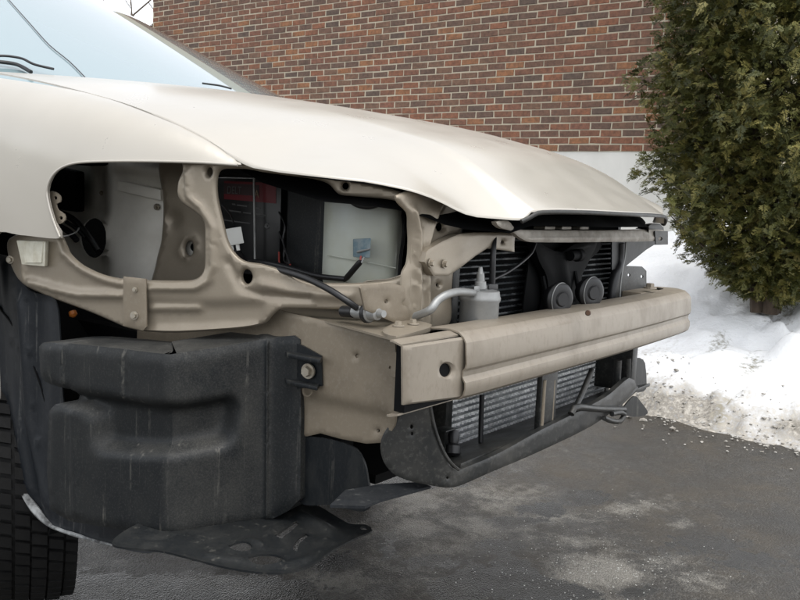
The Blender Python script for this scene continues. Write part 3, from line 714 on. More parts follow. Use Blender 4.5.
panel = sheet('headlight_panel', po, shit(fpan, t0=.9, t1=3.2, n=40), .004, PANEL_SHADED, car, holes=[H1, H2, ell(208, 172, 3.2, 5, 14), ell(245, 277, 5.6, 7.4, 18), ell(345, 186, 3.4, 3.6, 10)], step=2.7, edge=(3.5, .006), smooth=60,
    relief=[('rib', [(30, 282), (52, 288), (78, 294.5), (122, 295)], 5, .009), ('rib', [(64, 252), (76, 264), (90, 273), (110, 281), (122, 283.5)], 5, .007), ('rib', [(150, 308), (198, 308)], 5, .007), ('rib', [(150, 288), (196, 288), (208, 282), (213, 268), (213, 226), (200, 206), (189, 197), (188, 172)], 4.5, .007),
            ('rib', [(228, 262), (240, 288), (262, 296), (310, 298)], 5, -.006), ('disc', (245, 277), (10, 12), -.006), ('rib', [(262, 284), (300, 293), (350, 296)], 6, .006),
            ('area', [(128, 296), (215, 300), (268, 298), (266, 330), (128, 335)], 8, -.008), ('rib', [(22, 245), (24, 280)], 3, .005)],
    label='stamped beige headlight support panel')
def pan(a, b, o=0.): 
    p = hit(a, b, fpan, .9, 3.2, 60); return p + np.array([-.8, -.6, 0]) * o
NOUT = Vector((-.86, -.5, 0))
# steel strap with two bolts over the panel
strap = sheet('strap', [(124.5, 276), (147, 278.5), (147.5, 326), (144, 330), (124, 325)], lambda a, b: pan(a, b, .012), .003, RAILP, panel, step=5, sharp=True, edge=(2, .002))
bolt(pan(137, 289, .015), NOUT, .006, panel); bolt(pan(136.5, 314.5, .015), NOUT, .0095, panel)
bolt(pan(11, 259.5, .004), NOUT, .0105, panel)
clip = hexa('clip', [pan(25, 264, .0), pan(48, 266, .0), pan(48, 266, .018), pan(25, 264, .018), pan(20, 240, .0), pan(49, 241, .0), pan(49, 241, .02), pan(20, 240, .02)], .002, CLIP, panel, 'cream plastic clip')
sheet('gusset', [(27, 241), (47, 241), (45, 262), (29, 262)], lambda a, b: pan(a, b, .022), .002, CLIP, clip, step=3, sharp=True)
tube('clip_rib', [pan(38, 244, .022), pan(37.5, 262, .022)], .0016, CLIP, clip, 6)
# marker bulb hanging under the panel
stick('bulb_socket', PX(72, 311, 1.16), PX(74, 317, 1.16), [(0, .002), (.1, .009), (.7, .010), (1, .004)], AMBER, panel)
tube('fender_edge_wire', [PX(52, 236.5, 1.1), PX(66, 236, 1.12), PX(76, 232, 1.16), PX(79, 228, 1.2)], .0016, ALU, panel, 6)

# --- inner apron seen through the headlight opening
apX = ([1.3, 1.6, 1.70, 1.80, 1.90, 1.98, 2.08, 2.2, 2.5, 2.8], [1.50, 1.47, 1.455, 1.42, 1.372, 1.365, 1.42, 1.50, 1.60, 1.64])
fap = lambda p: p[..., 0] - csp(p[..., 1], *apX) - .10 * np.maximum(0, p[..., 2] - 1.0)
apron = sheet('inner_apron', [(58, 140), (215, 140), (215, 300), (55, 300), (40, 240), (42, 170)], shit(fap, t0=1.2, t1=3.6, n=40), .005, BARE, car, step=5, sharp=True, smooth=60, holes=[ell(97, 238, 13.5, 20, 22)],
    relief=[('rim', ell(97, 238, 13.5, 20, 22), 5, .02), ('rib', [(120, 165), (200, 178)], 9, .02), ('disc', (178, 220), (9, 12), -.012), ('disc', (159, 207), (5, 5), .008), ('disc', (196, 248), (9, 11), .01)], label='bare metal inner apron')
def apr(a, b, o=0.): p = hit(a, b, fap, 1.2, 3.6, 60); return p + np.array([-1, -.2, 0]) * o
sheet('side_wall', [(168, 150), (216, 150), (216, 300), (160, 300), (163, 262), (168, 240), (170, 205)], lambda a, b: apr(a, b, .03), .004, PANEL_SHADED, apron, step=4, holes=[ell(197, 248, 4.2, 7.5, 16)], relief=[('rim', ell(197, 248, 4.2, 7.5, 16), 5, .012), ('disc', (180, 220), (8, 10), -.010)], edge=(3, .008), smooth=60)
hexa('ledge', [apr(127, 191, .0), apr(170, 201, .0), apr(170, 201, .035), apr(127, 191, .035), apr(127, 181, .0), apr(170, 190, .0), apr(170, 190, .035), apr(127, 181, .035)], .003, BARE, apron)
bolt(apr(159, 207, .008), (-1, -.3, 0), .009, apron); bolt(apr(104, 193, .01), (-1, -.3, 0), .007, apron)
stick('port', apr(196, 247, .01), apr(196, 247, -.03), [(0, .010), (.15, .013), (1, .013)], BAY, apron)
for q in [[(62, 214), (72, 213), (84, 220), (94, 234), (104, 252)], [(60, 226), (70, 226), (78, 231), (84, 240)], [(76, 219), (88, 228), (96, 238)]]:
    tube('harness', [apr(a, b, .06 - .01 * i) for i, (a, b) in enumerate(q)], .010 if len(q) > 3 else .006, HOSE, apron, 8, 5)
hexa('dark_gap_block', [apr(58, 208, .02), apr(90, 212, .02), apr(90, 212, .06), apr(58, 208, .06), apr(58, 165, .02), apr(90, 172, .02), apr(90, 172, .06), apr(58, 165, .06)], .008, BAY, apron)  # added black block, painting the dark gap left of the apron

# --- engine bay contents
eng = prism('engine', [(1.62, 1.15), (2.45, 1.15), (2.5, 1.9), (1.6, 1.9)], .45, 1.0, .04, BAY, car, 'dark engine block, added to block light')  # plain engine mass, added to block light behind the openings
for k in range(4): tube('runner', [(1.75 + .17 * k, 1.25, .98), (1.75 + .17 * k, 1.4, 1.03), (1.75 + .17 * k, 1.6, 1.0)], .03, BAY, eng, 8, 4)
block('firewall', (1.12, 2.78, .3), (2.88, 2.82, 1.2), 0, BAY, car)  # rear wall of the bay, added to block light
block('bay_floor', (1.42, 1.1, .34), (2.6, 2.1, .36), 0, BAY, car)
# battery
BX = 1.42
_a = PX(212, 262, BX); _b = PX(279, 266, BX); _t = PX(245, 178, BX)[2]
bat = block('battery', (BX, _b[1], _a[2] - .02), (BX + .17, _a[1], _t), .006, mat('battery_case', (.005, .0055, .0065), .35), car, 'black battery with red label')
sheet('label', [(224, 181), (276, 183), (276, 203.5), (224, 199)], sx(BX - .0008), .0006, REDL, bat, step=8, sharp=True)
sheet('label_band', [(224, 183), (259, 185), (259, 196), (224, 194)], sx(BX - .0016), .0006, mat('label_dark', (.03, .012, .014), .45), bat, step=8, sharp=True)
def text(body, size, px, py, xpl, m, parent, name='lettering', squash=1.):
    c = bpy.data.curves.new(name, 'FONT'); c.body = body; c.size = size; c.extrude = .0003
    o = bpy.data.objects.new(name, c); COL.objects.link(o); dg = bpy.context.evaluated_depsgraph_get(); me = bpy.data.meshes.new_from_object(o.evaluated_get(dg)); bpy.data.objects.remove(o)
    p = PX(px, py, xpl); R = Matrix(((0, 0, -1), (-1, 0, 0), (0, 1, 0)))     # text runs towards -Y, faces -X
    for v in me.vertices: v.co = R @ Vector((v.co.x * squash, v.co.y, v.co.z)) + Vector(p)
    me.materials.clear(); return link(name, me, m, parent, 0)
text('DELT', .026, 227, 193.5, BX - .0026, GREYINK, bat, squash=.85); text('A', .026, 254.5, 197.5, BX - .0026, ORANGEINK, bat, squash=.85)
for (a, b, w) in [(232, 204, 3.2), (237, 205, 10), (256, 208, 4), (229, 210.5, 12), (243, 212.5, 8), (255, 214, 11), (224, 220, 26)]:   # worn, unreadable small print
    h_ = .7 if w < 20 else .5
    sheet('worn_print', [(a, b - h_), (a + w, b + w * .13 - h_), (a + w, b + w * .13 + h_), (a, b + h_)], sx(BX - .0009), .0005, GREYINK, bat, step=6, sharp=True)
stick('vent_ring', PX(267, 226, BX), PX(267, 226, BX - .004), [(0, .006), (.9, .006), (1, .0045), (.95, .003), (.2, .003)], GREYINK, bat)
tube('hold_down_rod', [PX(254, 178, BX - .02), PX(255, 264, BX - .02)], .0028, ALU, bat, 8)
# black air box with dusty face
_a = PX(284, 268, 1.40); _b = PX(327, 280, 1.40); _t = PX(300, 170, 1.40)[2]
abx = block('air_box', (1.40, _b[1], .76), (1.60, _a[1], _t), .012, DUST, car, 'dusty black air box')
hexa('yellow_clip', [PX(298, 190, 1.385), PX(326, 188, 1.385), PX(326, 188, 1.40), PX(298, 190, 1.40), PX(298, 179, 1.385), PX(328, 181, 1.385), PX(328, 181, 1.40), PX(298, 179, 1.40)], .002, YELL, abx, 'yellowed connector')
tube('clip_tail', [PX(312, 188, 1.382), PX(309, 194, 1.382)], .0025, YELL, abx, 6)
# white connector
wc = hexa('connector', [PX(229, 246, 1.30), PX(244, 243, 1.30), PX(244, 243, 1.315), PX(229, 246, 1.315), PX(225.5, 229, 1.30), PX(241, 226.5, 1.30), PX(241, 226.5, 1.315), PX(225.5, 229, 1.315)], .0015, WHITEP, car, 'white wiring connector')
for a in (231.5, 237.5): tube('plug_pin', [PX(a, 244, 1.307), PX(a + 1, 250.5, 1.307)], .0042, WHITEP, wc, 6)
tube('loom', [PX(236, 250, 1.31), PX(242, 258, 1.33), PX(248, 268, 1.36)], .008, HOSE, wc, 8, 4)
# wiring in the bay
lm = tube('wiring_loom', [PX(236, 262, 1.36), PX(262, 262, 1.36), PX(290, 268, 1.36), PX(318, 276, 1.36), PX(345, 279, 1.37)], .006, HOSE, car, 8, 6, 'taped black wiring loom')
for a, b, m_ in ((212, 3, HOSE), (232, 2, HOSE), (252, -2, WIRER)): tube('branch_wire', [PX(279, a, 1.41), PX(282 + b, a + 14, 1.395), PX(286 - b, a + 28, 1.39), PX(290, 264, 1.37)], .0022, m_, lm, 6, 5)
tube('branch_wire', [PX(402, 208, 1.47), PX(404, 230, 1.46), PX(401, 255, 1.46), PX(399, 276, 1.45)], .004, HOSE, lm, 6, 5)
tube('branch_wire', [PX(222, 205, 1.40), PX(230, 214, 1.37), PX(234, 224, 1.33)], .0022, HOSE, lm, 6, 4)
# milky washer reservoir
_rp = [PX(327, 240, 1.385)[:2], PX(352, 240, 1.383)[:2], PX(395, 240, 1.43)[:2], PX(404, 240, 1.49)[:2], (1.60, 1.30), (1.5, 1.42)]
_zt, _zb = PX(340, 193, 1.385)[2], PX(340, 290, 1.385)[2]
res = prism('washer_reservoir', [tuple(p) for p in _rp], _zb, _zt, .022, TANK, car, 'milky white washer fluid reservoir', 3)
tube('mould_seam', [PX(327, 255, 1.381), PX(350, 259, 1.379), PX(396, 268, 1.425)], .0012, TANK, res, 6)
_q = lambda a, b, o: PX(a, b, 1.372 - o)
blu = hexa('level_sensor', [_q(353, 257, 0), _q(370, 258, 0), _q(370, 258, .012), _q(353, 257, .012), _q(353, 239, 0), _q(371, 238, 0), _q(371, 238, .012), _q(353, 239, .012)], .002, BLUEP, res, 'grey blue sensor plug')
tube('plug_wire', [_q(361, 256, .016), _q(360, 262, .02)], .0022, WIRER, blu, 6); tube('plug_wire', [_q(364, 257, .016), _q(361.5, 263, .02)], .0018, ALU, blu, 6)
stick('plug_clip', _q(357, 252, .014), _q(370, 249, .014), [(0, .002), (.2, .003), (1, .0015)], ALU, blu, 8)
stick('plug_boot', _q(361, 261, .02), _q(344, 281, .0), [(0, .004), (.1, .0065), (.8, .0065), (1, .003)], HOSE, res, 10)
tube('filler_hose', [PX(348, 193, 1.38), PX(354, 203, 1.38), PX(368, 206.5, 1.39), PX(382, 202, 1.41), PX(388, 194, 1.42)], .0065, HOSE, res, 8, 5)
# black hose running down to the sensor on the frame rail
tube('vent_hose', [PX(262, 265, 1.27), PX(284, 271, 1.245), PX(308, 279, 1.25), PX(330, 290, 1.25), PX(347, 301, 1.255), PX(357, 308, 1.27)], .0065, HOSE, car, 10, 6, 'black hose')
_a, _b = PX(346, 311.5, 1.285), PX(384, 314, 1.275)
sen = stick('rail_sensor', _a, _b, [(0, .005), (.02, .010), (.25, .010), (.27, .0125), (.52, .0125), (.54, .0175), (.64, .0175), (.66, .014), (.84, .013), (.86, .008), (1, .007), (1, .004)], ALU, car, 18, 'metal sensor plugged with a black boot')
stick('boot', _a + (_b - _a) * -.12, _a + (_b - _a) * .2, [(0, .008), (.1, .0115), (1, .0115)], HOSE, sen); stick('seal_ring', _a + (_b - _a) * .53, _a + (_b - _a) * .62, [(0, .019), (.2, .02), (.8, .02), (1, .019)], HOSE, sen)

# --- frame rail
RX = 1.27
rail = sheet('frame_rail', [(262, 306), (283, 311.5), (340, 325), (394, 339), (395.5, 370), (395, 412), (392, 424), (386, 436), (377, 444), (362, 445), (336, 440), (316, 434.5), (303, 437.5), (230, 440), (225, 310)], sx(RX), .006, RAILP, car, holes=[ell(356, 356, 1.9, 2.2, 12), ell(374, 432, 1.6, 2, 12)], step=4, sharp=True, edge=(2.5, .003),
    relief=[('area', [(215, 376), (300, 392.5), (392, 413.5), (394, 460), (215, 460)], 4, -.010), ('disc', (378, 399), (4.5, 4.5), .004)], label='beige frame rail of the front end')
block('rail_box', (RX + .007, .94, .57), (RX + .10, 1.75, .700), .004, RAILP, rail); 
sheet('rail_flange', [(262, 306.5), (283, 311), (340, 324.5), (392, 338.5), (404, 335), (425, 327), (400, 316), (350, 306), (300, 303)], sz(.7075), .004, PANEL_SHADED, rail, step=6, sharp=True)
plate = sheet('top_plate', [(382, 329), (396, 334.5), (430, 326), (432, 323), (415, 318.5), (398, 320)], sz(.716), .008, PANEL_SHADED, rail, step=4, edge=(2, .003))
bolt(PZ(398.5, 326, .717), (0, 0, 1), .0115, rail, PANEL_SHADED); bolt(PZ(413, 324, .717), (0, 0, 1), .0115, rail, PANEL_SHADED)
upb = sheet('upright_bracket', [(361, 288), (364, 285), (392, 283), (407, 287), (412, 294), (412, 320), (398, 324), (366, 310)], sy(1.0), .004, RAILP, car, holes=[ell(387, 301.5, 1.9, 2.2, 12), ell(405, 303.5, 1.9, 2.4, 12)], step=4, sharp=True, edge=(2, .002), label='beige upright bracket with two holes')
sheet('tab', [(386, 362), (391, 353), (396, 352), (396, 377), (391, 376), (387, 371)], sx(RX - .004), .004, RAILP, rail, holes=[ell(390, 367.5, 1.3, 1.6, 10)], step=2.5)
tube('edge_bead', [PX(360, 284.5, 1.36), PX(366, 281.5, 1.37), PX(390, 279, 1.375), PX(402, 275, 1.375)], .0018, PANEL_SHADED, rail, 6, 4)

# --- bumper beam
def beamY(X): return .848 + .022 * max(0, (X - 1.80) / .9) ** 2.4 + .02 * max(0, (1.45 - X) / .25) ** 2
PROF = [(.095, .709), (.045, .713), (.022, .709), (.010, .700), (.004, .690), (0, .650), (.002, .640), (.007, .634), (.008, .624), (.005, .618), (.001, .613), (0, .600), (.004, .586), (.014, .578), (.035, .574), (.095, .574)]
x0 = PY(467, 365, .85)[0]; x1 = 2.74
bv, bf = [], []
secs = [(x, 0., 1.) for x in np.linspace(x0, x1, 40)] + [(x1 + .035, .012, .99), (x1 + .062, .032, .97), (x1 + .078, .06, .95), (x1 + .084, .09, .93)]
nP = len(PROF)
for X, dy, sc in secs:
    zo = 0.
    for y, z in PROF: bv.append((X, beamY(X) + y + dy, .643 + (z - .643) * sc + zo))
for i in range(len(secs) - 1):
    for j in range(nP - 1): bf.append((i*nP + j, i*nP + j + 1, (i+1)*nP + j + 1, (i+1)*nP + j))
bf.append(tuple(range((len(secs)-1)*nP, len(secs)*nP)))
def solid(v, f, t, name, m, parent, label=None, smooth=40):
    me = bpy.data.meshes.new(name); me.from_pydata([tuple(p) for p in v], [], f); bm = bmesh.new(); bm.from_mesh(me)
    bmesh.ops.recalc_face_normals(bm, faces=bm.faces); bmesh.ops.solidify(bm, geom=bm.faces[:], thickness=t); bpy.data.meshes.remove(me)
    return from_bm(name, bm, m, parent, smooth, label)
beam = solid(bv, bf, .003, 'bumper_beam', BEAM, car, 'bare beige steel bumper beam, dirty and curved', 24)
# bolted end bracket of the beam
xe = PY(405, 375, .862)[0]
jn = []
sheet('', [(404.5, 346.5), (470, 336.5), (471, 397), (405, 405.5)], sy(.862), .004, None, None, holes=[ell(447, 370.5, 6, 7, 20)], step=4, sharp=True, edge=(2, .004), join=jn)
ev, ef = [], []
EP = [(.036, .709), (.03, .709), (.012, .704)]; EQ = [(.012, .576), (.03, .571), (.036, .571)]
for pr in (EP, EQ):
    for a, b in zip(pr[:-1], pr[1:]):
        s = len(ev); t = .0035
        for X in (xe, xe + .22):
            for (y, z) in (a, b): ev += [(X, .862 + y, z), (X, .862 + y, z - t if pr is EP else z + t)]
        ef += [(s, s+2, s+6, s+4), (s+1, s+5, s+7, s+3), (s, s+1, s+3, s+2), (s+4, s+6, s+7, s+5), (s, s+4, s+5, s+1), (s+2, s+3, s+7, s+6)]
jn.append((ev, ef))
joined('end_bracket', jn, BEAM, beam, 40, 'boxed beam end with a round hole')
block('end_shade_block', (xe + .012, .869, .58), (xe + .2, .892, .70), 0, BAY, beam)  # black block standing in for shade inside the open beam end
bolt(PZ(650, 288.5, .722), (0, 0, 1), .02, beam, BEAM); block('far_foot', (2.50, .95, .69), (2.66, 1.08, .712), .004, RAILP, beam)
stick('rust_stud', PZ(588, 313, .712), PZ(588, 313, .722), [(0, .007), (1, .005)], mat('rust', (.07, .035, .018), .8), beam)

# --- front post and radiator support
post = sheet('front_post', [(404, 305), (404, 274), (409, 262), (410, 235), (407, 212), (400, 203), (398, 196), (420, 190), (455, 204), (468, 214), (462, 232), (456, 262), (453, 292), (450, 325), (420, 330)], sy(1.0), .004, PANEL_SHADED, car, sharp=False, holes=[ell(441, 227, 3.9, 4.6, 16), ell(439, 285, 1.6, 2.1, 12)], step=3.2, edge=(3, .004), smooth=60,
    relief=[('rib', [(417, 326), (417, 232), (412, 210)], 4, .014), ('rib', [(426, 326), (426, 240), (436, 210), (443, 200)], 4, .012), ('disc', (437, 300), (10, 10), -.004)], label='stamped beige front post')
arm = sheet('support_arm', [(425, 262), (427, 252), (430, 249), (444, 241), (459, 234), (472, 232.5), (500, 232.5), (515, 234), (515, 252), (503, 250), (488, 248.5), (476, 256), (462, 267), (449, 276), (434, 276)], sy(.975), .02, PANEL_SHADED, car, holes=[ell(503, 242, 1.6, 1.8, 12)], step=3.2, sharp=True, edge=(1.5, .0015), relief=[('area', [(455, 228), (520, 228), (520, 240), (478, 240), (452, 262)], 4, .004)], label='beige support arm')
bolt(PY(431, 263, .972), (0, -1, 0), .0095, arm, PANEL_SHADED); bolt(PY(444.5, 264, .972), (0, -1, 0), .0095, arm, PANEL_SHADED)
TY = .905
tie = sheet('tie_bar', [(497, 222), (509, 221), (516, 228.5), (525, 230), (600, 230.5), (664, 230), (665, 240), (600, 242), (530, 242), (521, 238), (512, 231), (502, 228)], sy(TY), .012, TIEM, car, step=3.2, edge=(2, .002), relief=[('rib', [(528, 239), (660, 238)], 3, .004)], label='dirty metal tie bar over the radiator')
_t = PY(600, 230.3, TY)
block('top_flange', (PY(517, 230, TY)[0], TY + .002, _t[2] - .004), (PY(664, 230, TY)[0], TY + .07, _t[2] - .001), 0, TIEM, tie)
block('slot_back', (1.66, TY + .05, .90), (2.30, TY + .06, .952), 0, BAY, tie)
endp = sheet('end_plate', [(655, 231), (668, 231), (668, 244.5), (656, 244)], sy(TY - .006), .003, DKMET, tie, holes=[ell(660.5, 238.7, 2, 1.9, 12)], step=3, sharp=True)
for a in (545, 562, 580): block('slot_rib', tuple(PY(a, 229.3, TY + .01)), tuple(PY(a, 229.3, TY + .01) + np.array([.05, .03, .006])), 0, TIEM, tie)
bolt(PY(640, 229, TY + .02) + np.array([0, 0, 0.0]), (0, 0, 1), .012, tie, HOSE)
sheet('hood_stop', [(648, 231), (650, 225), (660, 224), (664, 231)], sy(TY + .02), .02, HOSE, tie, step=3)
# far-side cross plate under the tie bar, blackened to paint its shade
sheet('far_gusset', [(612, 241), (668, 240), (668, 244.5), (654, 245), (646, 250), (636, 258), (626, 266), (612, 270)], sy(1.0), .004, BLACK, car, step=4, sharp=True, label='shade-darkened gusset at the far end')
sheet('far_bracket', [(616, 265.5), (642, 266.5), (646.5, 271), (646.5, 304), (616, 310)], sy(1.01), .004, DKMET, car, holes=[ell(629, 275, 1.4, 1.5, 12), ell(642, 276.5, 1.5, 1.7, 12)], step=4, sharp=True, label='shade-darkened bracket plate with two holes, far side')  # dark metal here paints in the shade on the bracket
tube('far_hose', [PY(626, 242, .99), PY(625, 256, .99), PY(622, 272, .99), PY(620, 290, .99), PY(620, 306, .99)], .003, ALU, car, 6, 5, 'thin grey line')
tube('radiator_hose', [PY(621, 243, 1.0), PY(620, 262, 1.0), PY(615, 276, 1.0), PY(612, 292, 1.0), PY(611, 306, 1.0)], [.012, .012, .016, .014, .014], HOSE, car, 8, 5, 'black radiator hose')

# --- condenser: horizontal tubes with fins
CYp = 1.05
xl, xr = PY(456, 290, CYp)[0], PY(611, 290, CYp)[0]
zt_, zl_ = .93, .388
cond = block('condenser', (xl, CYp + .016, zl_), (xr, CYp + .03, zt_), 0, BAY, car, 'finned radiator condenser')
nz = 36; pit = (zt_ - zl_) / nz
bm = bmesh.new(); bmesh.ops.create_cube(bm, size=1, matrix=Matrix.Diagonal((xr - xl, .014, .0052, 1))); bmesh.ops.bevel(bm, geom=[e for e in bm.edges if abs((e.verts[0].co - e.verts[1].co).x) > .1], offset=.002, segments=1, affect='EDGES')
tme = bpy.data.meshes.new('tube'); bm.to_mesh(tme); bm.free(); tme.materials.append(TUBEM)
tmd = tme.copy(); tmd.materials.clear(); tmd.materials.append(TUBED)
# corrugated fins between tubes: zig-zag strip, shared by all rows
fv, ff_ = [], []; nf = 110
for i in range(nf + 1):
    x = (i / nf - .5) * (xr - xl); y = -.005 if i % 2 else .003
    fv += [(x, y, -pit * .5 + .003), (x, y, pit * .5 - .003)]
for i in range(nf): ff_.append((2*i, 2*i + 2, 2*i + 3, 2*i + 1))
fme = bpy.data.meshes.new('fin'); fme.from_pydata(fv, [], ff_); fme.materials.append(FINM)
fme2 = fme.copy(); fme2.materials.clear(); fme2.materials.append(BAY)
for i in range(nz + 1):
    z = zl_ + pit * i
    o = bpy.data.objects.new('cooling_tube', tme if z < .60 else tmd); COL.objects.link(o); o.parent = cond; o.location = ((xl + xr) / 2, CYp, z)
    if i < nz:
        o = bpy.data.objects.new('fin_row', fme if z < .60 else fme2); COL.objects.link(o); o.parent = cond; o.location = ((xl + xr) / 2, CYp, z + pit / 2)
for x in (xl - .012, xr + .012): block('header_tank', (x - .014, CYp - .008, zl_ - .01), (x + .014, CYp + .03, zt_), .004, DKMET, cond)
# receiver drier
_c = PY(479, 310, .965); rz = lambda py: PY(479, py, .965)[2]
R_ = (PY(500, 310, .965)[0] - PY(459, 310, .965)[0]) / 2 * .52
zz = [.58, rz(302), rz(299.5), rz(297), rz(295.5), rz(290.5), rz(289)]
dr = stick('receiver_drier', (_c[0], _c[1], zz[0]), (_c[0], _c[1], zz[-1]), [((z - zz[0]) / (zz[-1] - zz[0]), r) for z, r in zip(zz, [R_ * .96, R_ * .96, R_ * 1.03, R_ * 1.03, R_ * .99, R_ * .95, R_ * .6])], ALU, car, 28, 'silver receiver drier can')
hexa('fitting', [PY(474, 292, .95), PY(497, 292, .95), PY(497, 292, .98), PY(474, 292, .98), PY(474, 286, .95), PY(496, 285, .95), PY(496, 285, .98), PY(474, 286, .98)], .003, ALU, dr)
hexa('switch_plug', [PY(489, 290, .945), PY(498, 290, .945), PY(498, 290, .98), PY(489, 290, .98), PY(489, 284, .945), PY(498, 284, .945), PY(498, 284, .98), PY(489, 284, .98)], .002, HOSE, dr)
stick('port_cap', PY(480.5, 288, .955), PY(480.5, 267, .955), [(0, .013), (.3, .012), (.35, .009), (.7, .008), (.75, .006), (1, .004)], ALU, dr, 14)
tube('drier_line', [PY(404, 317, 1.02), PY(414, 316.5, 1.0), (PY(430, 310, .96)), PY(437, 301, .955), PY(446, 295, .95), PY(458, 292, .95), PY(473, 293, .955)], .0085, ALU, car, 10, 6, 'bent aluminium refrigerant line')
tube('suction_line', [PY(492, 291, .97), PY(493, 255, .97), PY(494, 236, .98)], .007, HOSE, car, 8, 4, 'dark upright line')
tube('release_cable', [PY(494, 279, .98), PY(508, 272, .98), PY(522, 262, .98), PY(532, 252, .985), PY(536, 241, .99)], .004, HOSE, car, 8, 5, 'thin black release cable')
# hood latch brace in black
latch = sheet('latch_brace', [(535, 240), (546, 246), (560, 252), (575, 244), (598, 241), (590, 262), (583, 278), (586, 300), (585, 330), (545, 330), (550, 300), (548, 276), (541, 262)], sy(.985), .02, BAY, car, step=4, edge=(3, .004), relief=[('rib', [(560, 250), (566, 290), (570, 328)], 6, .012), ('rib', [(572, 250), (585, 246)], 4, .01)], holes=[ell(572, 302, 1.5, 1.8, 12), ell(572.5, 309, 1.5, 1.8, 12)], label='black hood latch brace')
stick('latch_bush', PY(570, 256, .965), PY(580, 255, .965), [(0, .013), (.6, .013), (.65, .017), (1, .017)], BAY, latch)
sheet('dark_shroud', [(536, 242), (600, 241), (585, 262), (552, 262), (548, 330), (524, 330), (528, 270)], sy(1.015), .004, BAY, car, step=6, label='black plastic shroud')
for a, b, s in ((559.5, 299, 1.), (591, 292.5, .96)):
    p = PY(a, b, .925); r = .0375 * s * (1 if a < 570 else 1.08)
    hn = stick('horn', p + np.array([.02, .045, 0]), p + np.array([-.004, -.012, 0]), [(0, .008), (.2, .012), (.3, r * .75), (.6, r), (.72, r * 1.08), (.82, r * 1.08), (.9, r * .98), (.95, r * .8), (.93, r * .5), (1., r * .42), (1., .004)], HOSE, car, 32, 'round black horn ' + ('left of centre' if a < 570 else 'right of centre'))
    tube('bracket', [p + np.array([.02, .045, 0]), p + np.array([.02, .06, .05])], .006, BAY, hn, 6)
    q = crom([p + np.array([math.cos(t) * r * 1.06, -.004 - .12 * math.cos(t) * r, math.sin(t) * r * 1.06]) for t in np.linspace(0, 2 * math.pi, 20, endpoint=False)], .008)
    tube('crimp_ring', q + [q[0]], .0013, ALU, hn, 6, 1)

# --- lower support
def lowY(X): return (np.interp(X, [1.1, 1.2, 1.285, 1.325, 1.35, 1.5, 2.0, 2.35, 2.8], [1.25, 1.09, .955, .895, .872, .852, .856, .88, .93]))
flow = lambda p: p[..., 1] - lowY(p[..., 0])
lo_o = [(396, 404), (428, 402), (433, 428), (441, 450), (455, 469.5), (470, 466), (500, 453), (540, 431), (570, 416), (607, 396.5), (630, 378), (637, 386), (622, 404), (592, 426), (540, 451.5), (490, 473), (460, 486), (447, 488), (430, 485.5), (409, 481), (392, 473), (382, 458), (381, 440), (390, 424), (398, 415)]
lsup = sheet('lower_support', lo_o, shit(flow, t0=.9, t1=4, n=50), .014, DKMET, car, step=4, edge=(1.5, .0015), smooth=30, holes=[ell(411.5, 427, 1.5, 2.2, 12), ell(412, 434, 1.2, 1.8, 12), ell(448, 478, 1.2, 1.4, 10)],
    label='dark lower radiator support')
tube('support_lip', [hit(a, b, flow, .9, 4, 50) - np.array([0, .004, 0]) for a, b in [(428.5, 404), (433.5, 428), (441.5, 450), (449, 462), (457, 469.5)]], .003, DKMET, lsup, 6, 6)
def shelf(name, front, back, z, m, parent, label=None):
    v = [PZ(a, b, z) for a, b in front] + [np.array(q) for q in back]; n = len(v)
    v2 = v + [p - np.array([0, 0, .006]) for p in v]
    return from_py(name, v2, [tuple(range(n)), tuple(range(n, 2 * n))] + [(i, (i+1) % n, n + (i+1) % n, n + i) for i in range(n)], m, parent, 30, label)
hexa('support_shelf', [(1.40, .872, .432), (2.5, .90, .432), (2.5, 1.045, .384), (1.40, 1.045, .384), (1.40, .872, .442), (2.5, .90, .442), (2.5, 1.045, .392), (1.40, 1.045, .392)], .002, DKMET, lsup)
block('far_upright', (2.42, .93, .42), (2.46, 1.05, .62), .006, DKMET, lsup)
br = block('centre_brace', tuple(PY(538.5, 440, .872) - [0, 0, .01]), tuple(PY(552.5, 380, .886)[:2]) + (.62,), .003, DKMET, lsup)
tube('brace_edge', [PY(540.5, 440, .872), PY(544.5, 380, .872)], .005, RAILP, br, 8); tube('brace_edge', [PY(550, 440, .876), PY(553.5, 380, .876)], .005, RAILP, br, 8)
tube('drain_line', [PY(482, 395, .98), PY(481, 425, .98), PY(481, 444, .975), PY(484, 449, .96)], .006, HOSE, lsup, 8, 4)
stick('lower_mount', PY(454, 430, .96), PY(453, 456, .95), [(0, .01), (.2, .013), (.5, .010), (.6, .016), (.9, .016), (1, .01)], HOSE, lsup)
block('mount_cap', tuple(PY(446, 433, .955)), tuple(PY(456, 428, .955) + np.array([0, .03, 0])), .002, DKMET, lsup)
# tow hook rods on the far side
th = tube('tow_hook', [PY(571, 414, .85), PY(574, 408, .85), PY(579, 407, .85), PY(600, 409, .855), PY(624, 409.5, .86)], .0085, DKMET, car, 8, 5, 'bent steel tow hook')
tube('hook_loop', [PY(604, 418, .85), PY(612, 421, .85), PY(620, 421, .85), PY(624, 415, .85), (PY(620, 412.5, .85)), PY(612, 414, .85)], .007, DKMET, th, 8, 5)
tube('stay_rod', [PY(574, 410, .88), PY(581, 396, .89), PY(592, 370, .9)], .008, DKMET, car, 8, 4, 'slanting stay rod')
tube('far_brace_rod', [PY(614, 408, .88), PY(624, 398, .89), PY(635, 388, .9)], .010, DKMET, lsup, 8, 4)
tube('far_post_rod', [PY(616, 392, .93), PY(618, 360, .93)], .012, DKMET, lsup, 8); tube('far_post_rod', [PY(627, 388, .93), PY(628, 358, .93)], .010, DKMET, lsup, 8)
